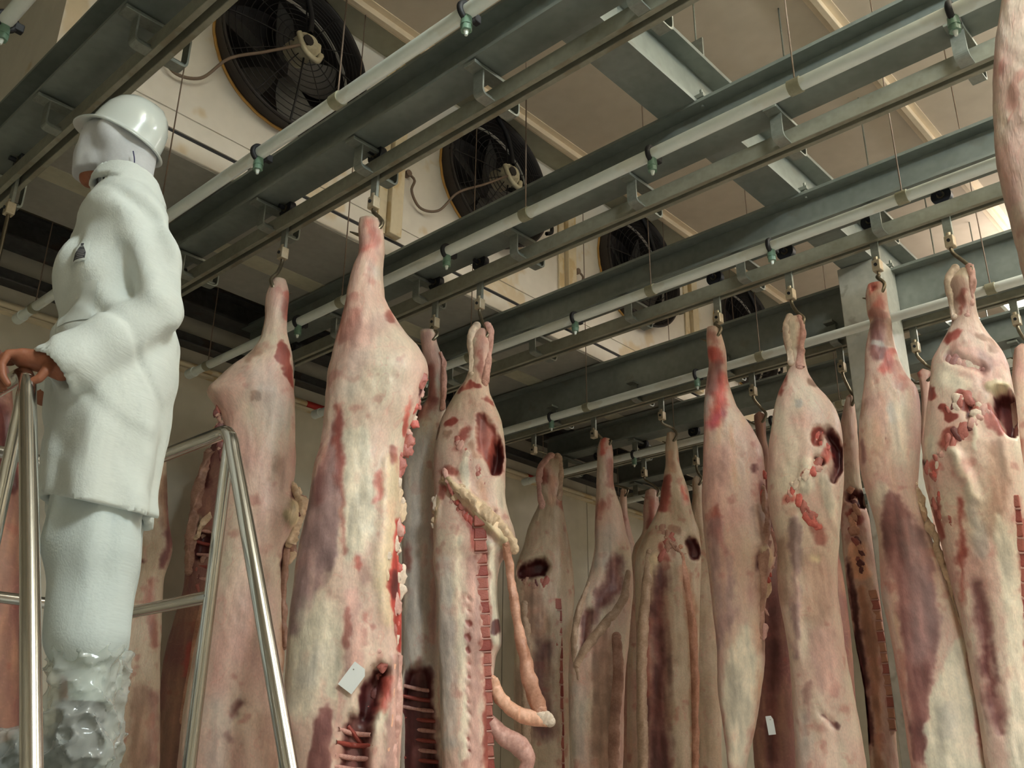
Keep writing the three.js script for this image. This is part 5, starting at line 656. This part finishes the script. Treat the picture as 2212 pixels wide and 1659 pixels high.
  const hem = (x, z) => 0.622 - 0.12 * x - 0.22 * Math.abs(z - 0.02) ;
  const coat = (x, y, z) => {
    const [d, cut, s] = coatOut(x, y, z), h = hem(x, z) - y;
    let o = Math.max(d, h);
    o = Math.max(o, -Math.max(d + 0.022, y - hem(x, z) - 0.16));            // hollow above the hem
    o = Math.max(o, -Math.max(cap(x, y, z, [-0.04, 0.95, 0.207, 0.048], [-0.2, 0.815, 0.217, 0.056]), -(cut + 0.08))); // hollow cuff
    o = Math.max(o, -Math.max(Math.hypot(x + 0.045, z - 0.02) - 0.072, 1.49 - y));   // neck opening
    return o;
  };
  part('coat', sdfMesh(coat, -0.26, 0.28, 0.52, 1.56, -0.3, 0.36, 0.0085), cloth, P);
  // collar flap, pocket and chest print lie on the coat
  const coatX = (y, z) => { let x = -0.25; for (let k = 0; k < 200 && coatOut(x, y, z)[0] > 0; k++) x += 0.002; return x; };
  const coatZ = (x, y) => { let z = 0.36; for (let k = 0; k < 400 && coatOut(x, y, z)[0] > 0; k++) z -= 0.0015; return z; };
  const patch = (x0, x1, y0, y1, off, nu = 12, nv = 14) => {
    const g = new THREE.PlaneGeometry(1, 1, nu, nv), p = g.attributes.position;
    for (let i = 0; i < p.count; i++) { const x = lerp(x0, x1, p.getX(i) + 0.5), y = lerp(y0, y1, p.getY(i) + 0.5); p.setXYZ(i, x, y, coatZ(x, y) + off); }
    g.computeVertexNormals(); return g;
  };
  part('chest_pocket', patch(-0.135, -0.06, 1.04, 1.15, 0.004), cloth, P);
  {
    const cv = document.createElement('canvas'); cv.width = 64; cv.height = 96; const c = cv.getContext('2d');
    c.fillStyle = 'rgb(212,217,213)'; c.fillRect(0, 0, 64, 96); c.fillStyle = 'rgb(70,68,72)'; c.fillRect(26, 6, 12, 18);
    c.beginPath(); c.moveTo(24, 26); c.lineTo(40, 26); c.lineTo(54, 60); c.lineTo(54, 86); c.lineTo(8, 86); c.lineTo(10, 58); c.closePath(); c.fill();
    c.fillStyle = 'rgb(160,158,158)'; for (let k = 0; k < 5; k++) c.fillRect(14 + (k % 2) * 4, 46 + k * 8, 32, 2);
    const tx = new THREE.CanvasTexture(cv); tx.colorSpace = THREE.SRGBColorSpace;
    part('chest_emblem', patch(-0.13, -0.094, 1.2, 1.262, 0.007, 8, 8), new THREE.MeshStandardMaterial({ map: tx, roughness: 0.85 }), P);
  }
  // trousers and covered boots
  const trousers = (x, y, z) => {
    let d = 9;
    for (const q of [-1, 1]) {
      const o = q > 0 ? 0 : 0.012;
      let e = cap(x, y, z, [0.03 + o, 0.78, q * 0.08, 0.115], [0.036 + o, 0.5, q * 0.092, 0.101]); e = smin(e, cap(x, y, z, [0.036 + o, 0.5, q * 0.092, 0.101], [0.056 + o, 0.3, q * 0.096, 0.094]), 0.04); e = smin(e, cap(x, y, z, [0.06 + o, 0.3, q * 0.096, 0.05], [0.072 + o, 0.13, q * 0.096, 0.044]), 0.02); d = smin(d, e, 0.025);
    }
    d -= 0.006 * Math.sin(x * 60 + 4 * noise(x * 8, y * 5, z * 8)) * sstep(0.3, 0.5, y) + 0.004 * noise(x * 16, y * 10, z * 16);
    return Math.max(d, y - 0.8);
  };
  part('trousers', sdfMesh(trousers, -0.14, 0.2, 0.06, 0.82, -0.24, 0.24, 0.009), cloth2, P);
  const foot = (q, gr) => (x, y, z) => {
    const o = q > 0 ? 0 : 0.03; let e = cap(x, y, z, [0.06 + o, 0.27, q * 0.096, 0.056 + gr], [0.075 + o, 0.07, q * 0.096, 0.05 + gr]);
    e = smin(e, cap(x, y, z, [0.08 + o, 0.04, q * 0.096, 0.045 + gr], [-0.06 + o, 0.03, q * 0.096 - 0.07, 0.038 + gr]), 0.03);
    if (gr > 0.01) { const q2 = 1 - Math.abs(noise(x * 20 + y * 14, y * 20 - x * 12, z * 20)), q3 = 1 - Math.abs(noise(x * 44 - y * 30, y * 40, z * 44 + 7)); e -= 0.016 * sstep(0.55, 1, q2) + 0.007 * sstep(0.6, 1, q3) - 0.006; }
    return Math.max(e, -0.019 - y, y - (gr ? 0.285 : 0.15));
  };
  const bootM = plain([26, 26, 30], 0.45), film = new THREE.MeshPhysicalMaterial({ color: new THREE.Color().setRGB(0.86, 0.88, 0.85), roughness: 0.14, transmission: 0.72, thickness: 0, ior: 1.4, side: THREE.DoubleSide });
  for (const q of [1, -1]) {
    part('boot', sdfMesh(foot(q, 0), -0.2, 0.22, -0.04, 0.3, q * 0.096 - 0.2, q * 0.096 + 0.12, 0.009), bootM, P);
    part('boot_cover', sdfMesh(foot(q, 0.02), -0.2, 0.22, -0.04, 0.3, q * 0.096 - 0.2, q * 0.096 + 0.12, 0.0065), film, P);
  }
  // hard hat, tipped back as he looks up
  {
    const mt = new THREE.MeshPhysicalMaterial({ color: new THREE.Color().setRGB(0.66, 0.7, 0.67), roughness: 0.22, clearcoat: 0.5, clearcoatRoughness: 0.1 });
    const prof = [[0, 0.142], [0.03, 0.14], [0.06, 0.129], [0.085, 0.108], [0.102, 0.078], [0.11, 0.045], [0.114, 0.012], [0.118, 0.004], [0.13, 0.0], [0.132, -0.004], [0.128, -0.007], [0.112, -0.003], [0.106, 0.02], [0.1, 0.06]].map(([a, b]) => new THREE.Vector2(a, b));
    const g = new THREE.LatheGeometry(prof, 72), p = g.attributes.position;
    for (let i = 0; i < p.count; i++) {
      let x = p.getX(i), y = p.getY(i), z = p.getZ(i); const a = Math.atan2(z, x), r = Math.hypot(x, z);
      const peak = r > 0.115 && Math.abs(a) < 1 ? 0.045 * Math.cos(a * 1.57) : 0;               // peak over the face (+x)
      const rg = y > 0.03 ? 0.004 * Math.exp(-((z / 0.016) ** 2)) : 0;                         // crown ridge
      p.setXYZ(i, x * 1.1 + Math.cos(a) * peak, y + rg - peak * 0.25, z * 0.95 + Math.sin(a) * peak * 0.3);
    }
    const m4 = new THREE.Matrix4().makeTranslation(-0.066, 1.69, 0.0).multiply(new THREE.Matrix4().makeRotationY(Math.atan2(-fw[1], fw[0]))).multiply(new THREE.Matrix4().makeRotationZ(0.42)).multiply(new THREE.Matrix4().makeScale(0.86, 0.98, 0.9));
    g.applyMatrix4(m4); g.computeVertexNormals();
    const hat = part('hard_hat', clean(g), mt, P);
    // small faded print on the shell
    const marks = plain([92, 84, 80], 0.5), R4 = new THREE.Matrix4();
    const place = (phi, h, w, hh) => { const rr = 0.111 - Math.max(0, h - 0.03) * 0.12; const b = new THREE.BoxGeometry(w, hh, 0.0012); b.applyMatrix4(R4.makeRotationY(phi)); b.translate(Math.sin(phi) * rr * 1.1, h, Math.cos(phi) * rr * 0.95); b.applyMatrix4(m4); return clean(b); };
    part('print_mark', [place(-1.05, 0.032, 0.006, 0.008), place(-1.0, 0.0335, 0.005, 0.003), place(-0.98, 0.029, 0.004, 0.004), place(-0.9, 0.032, 0.006, 0.006), place(-0.84, 0.031, 0.008, 0.003)], marks, hat);
  }
  part('hood_tie', tube([V(-0.035, 1.6, 0.1), V(-0.028, 1.575, 0.098), V(-0.025, 1.55, 0.092)], 0.0018, 12, 6), plain([60, 58, 100], 0.6), P);
}
renderer.render(scene, camera);
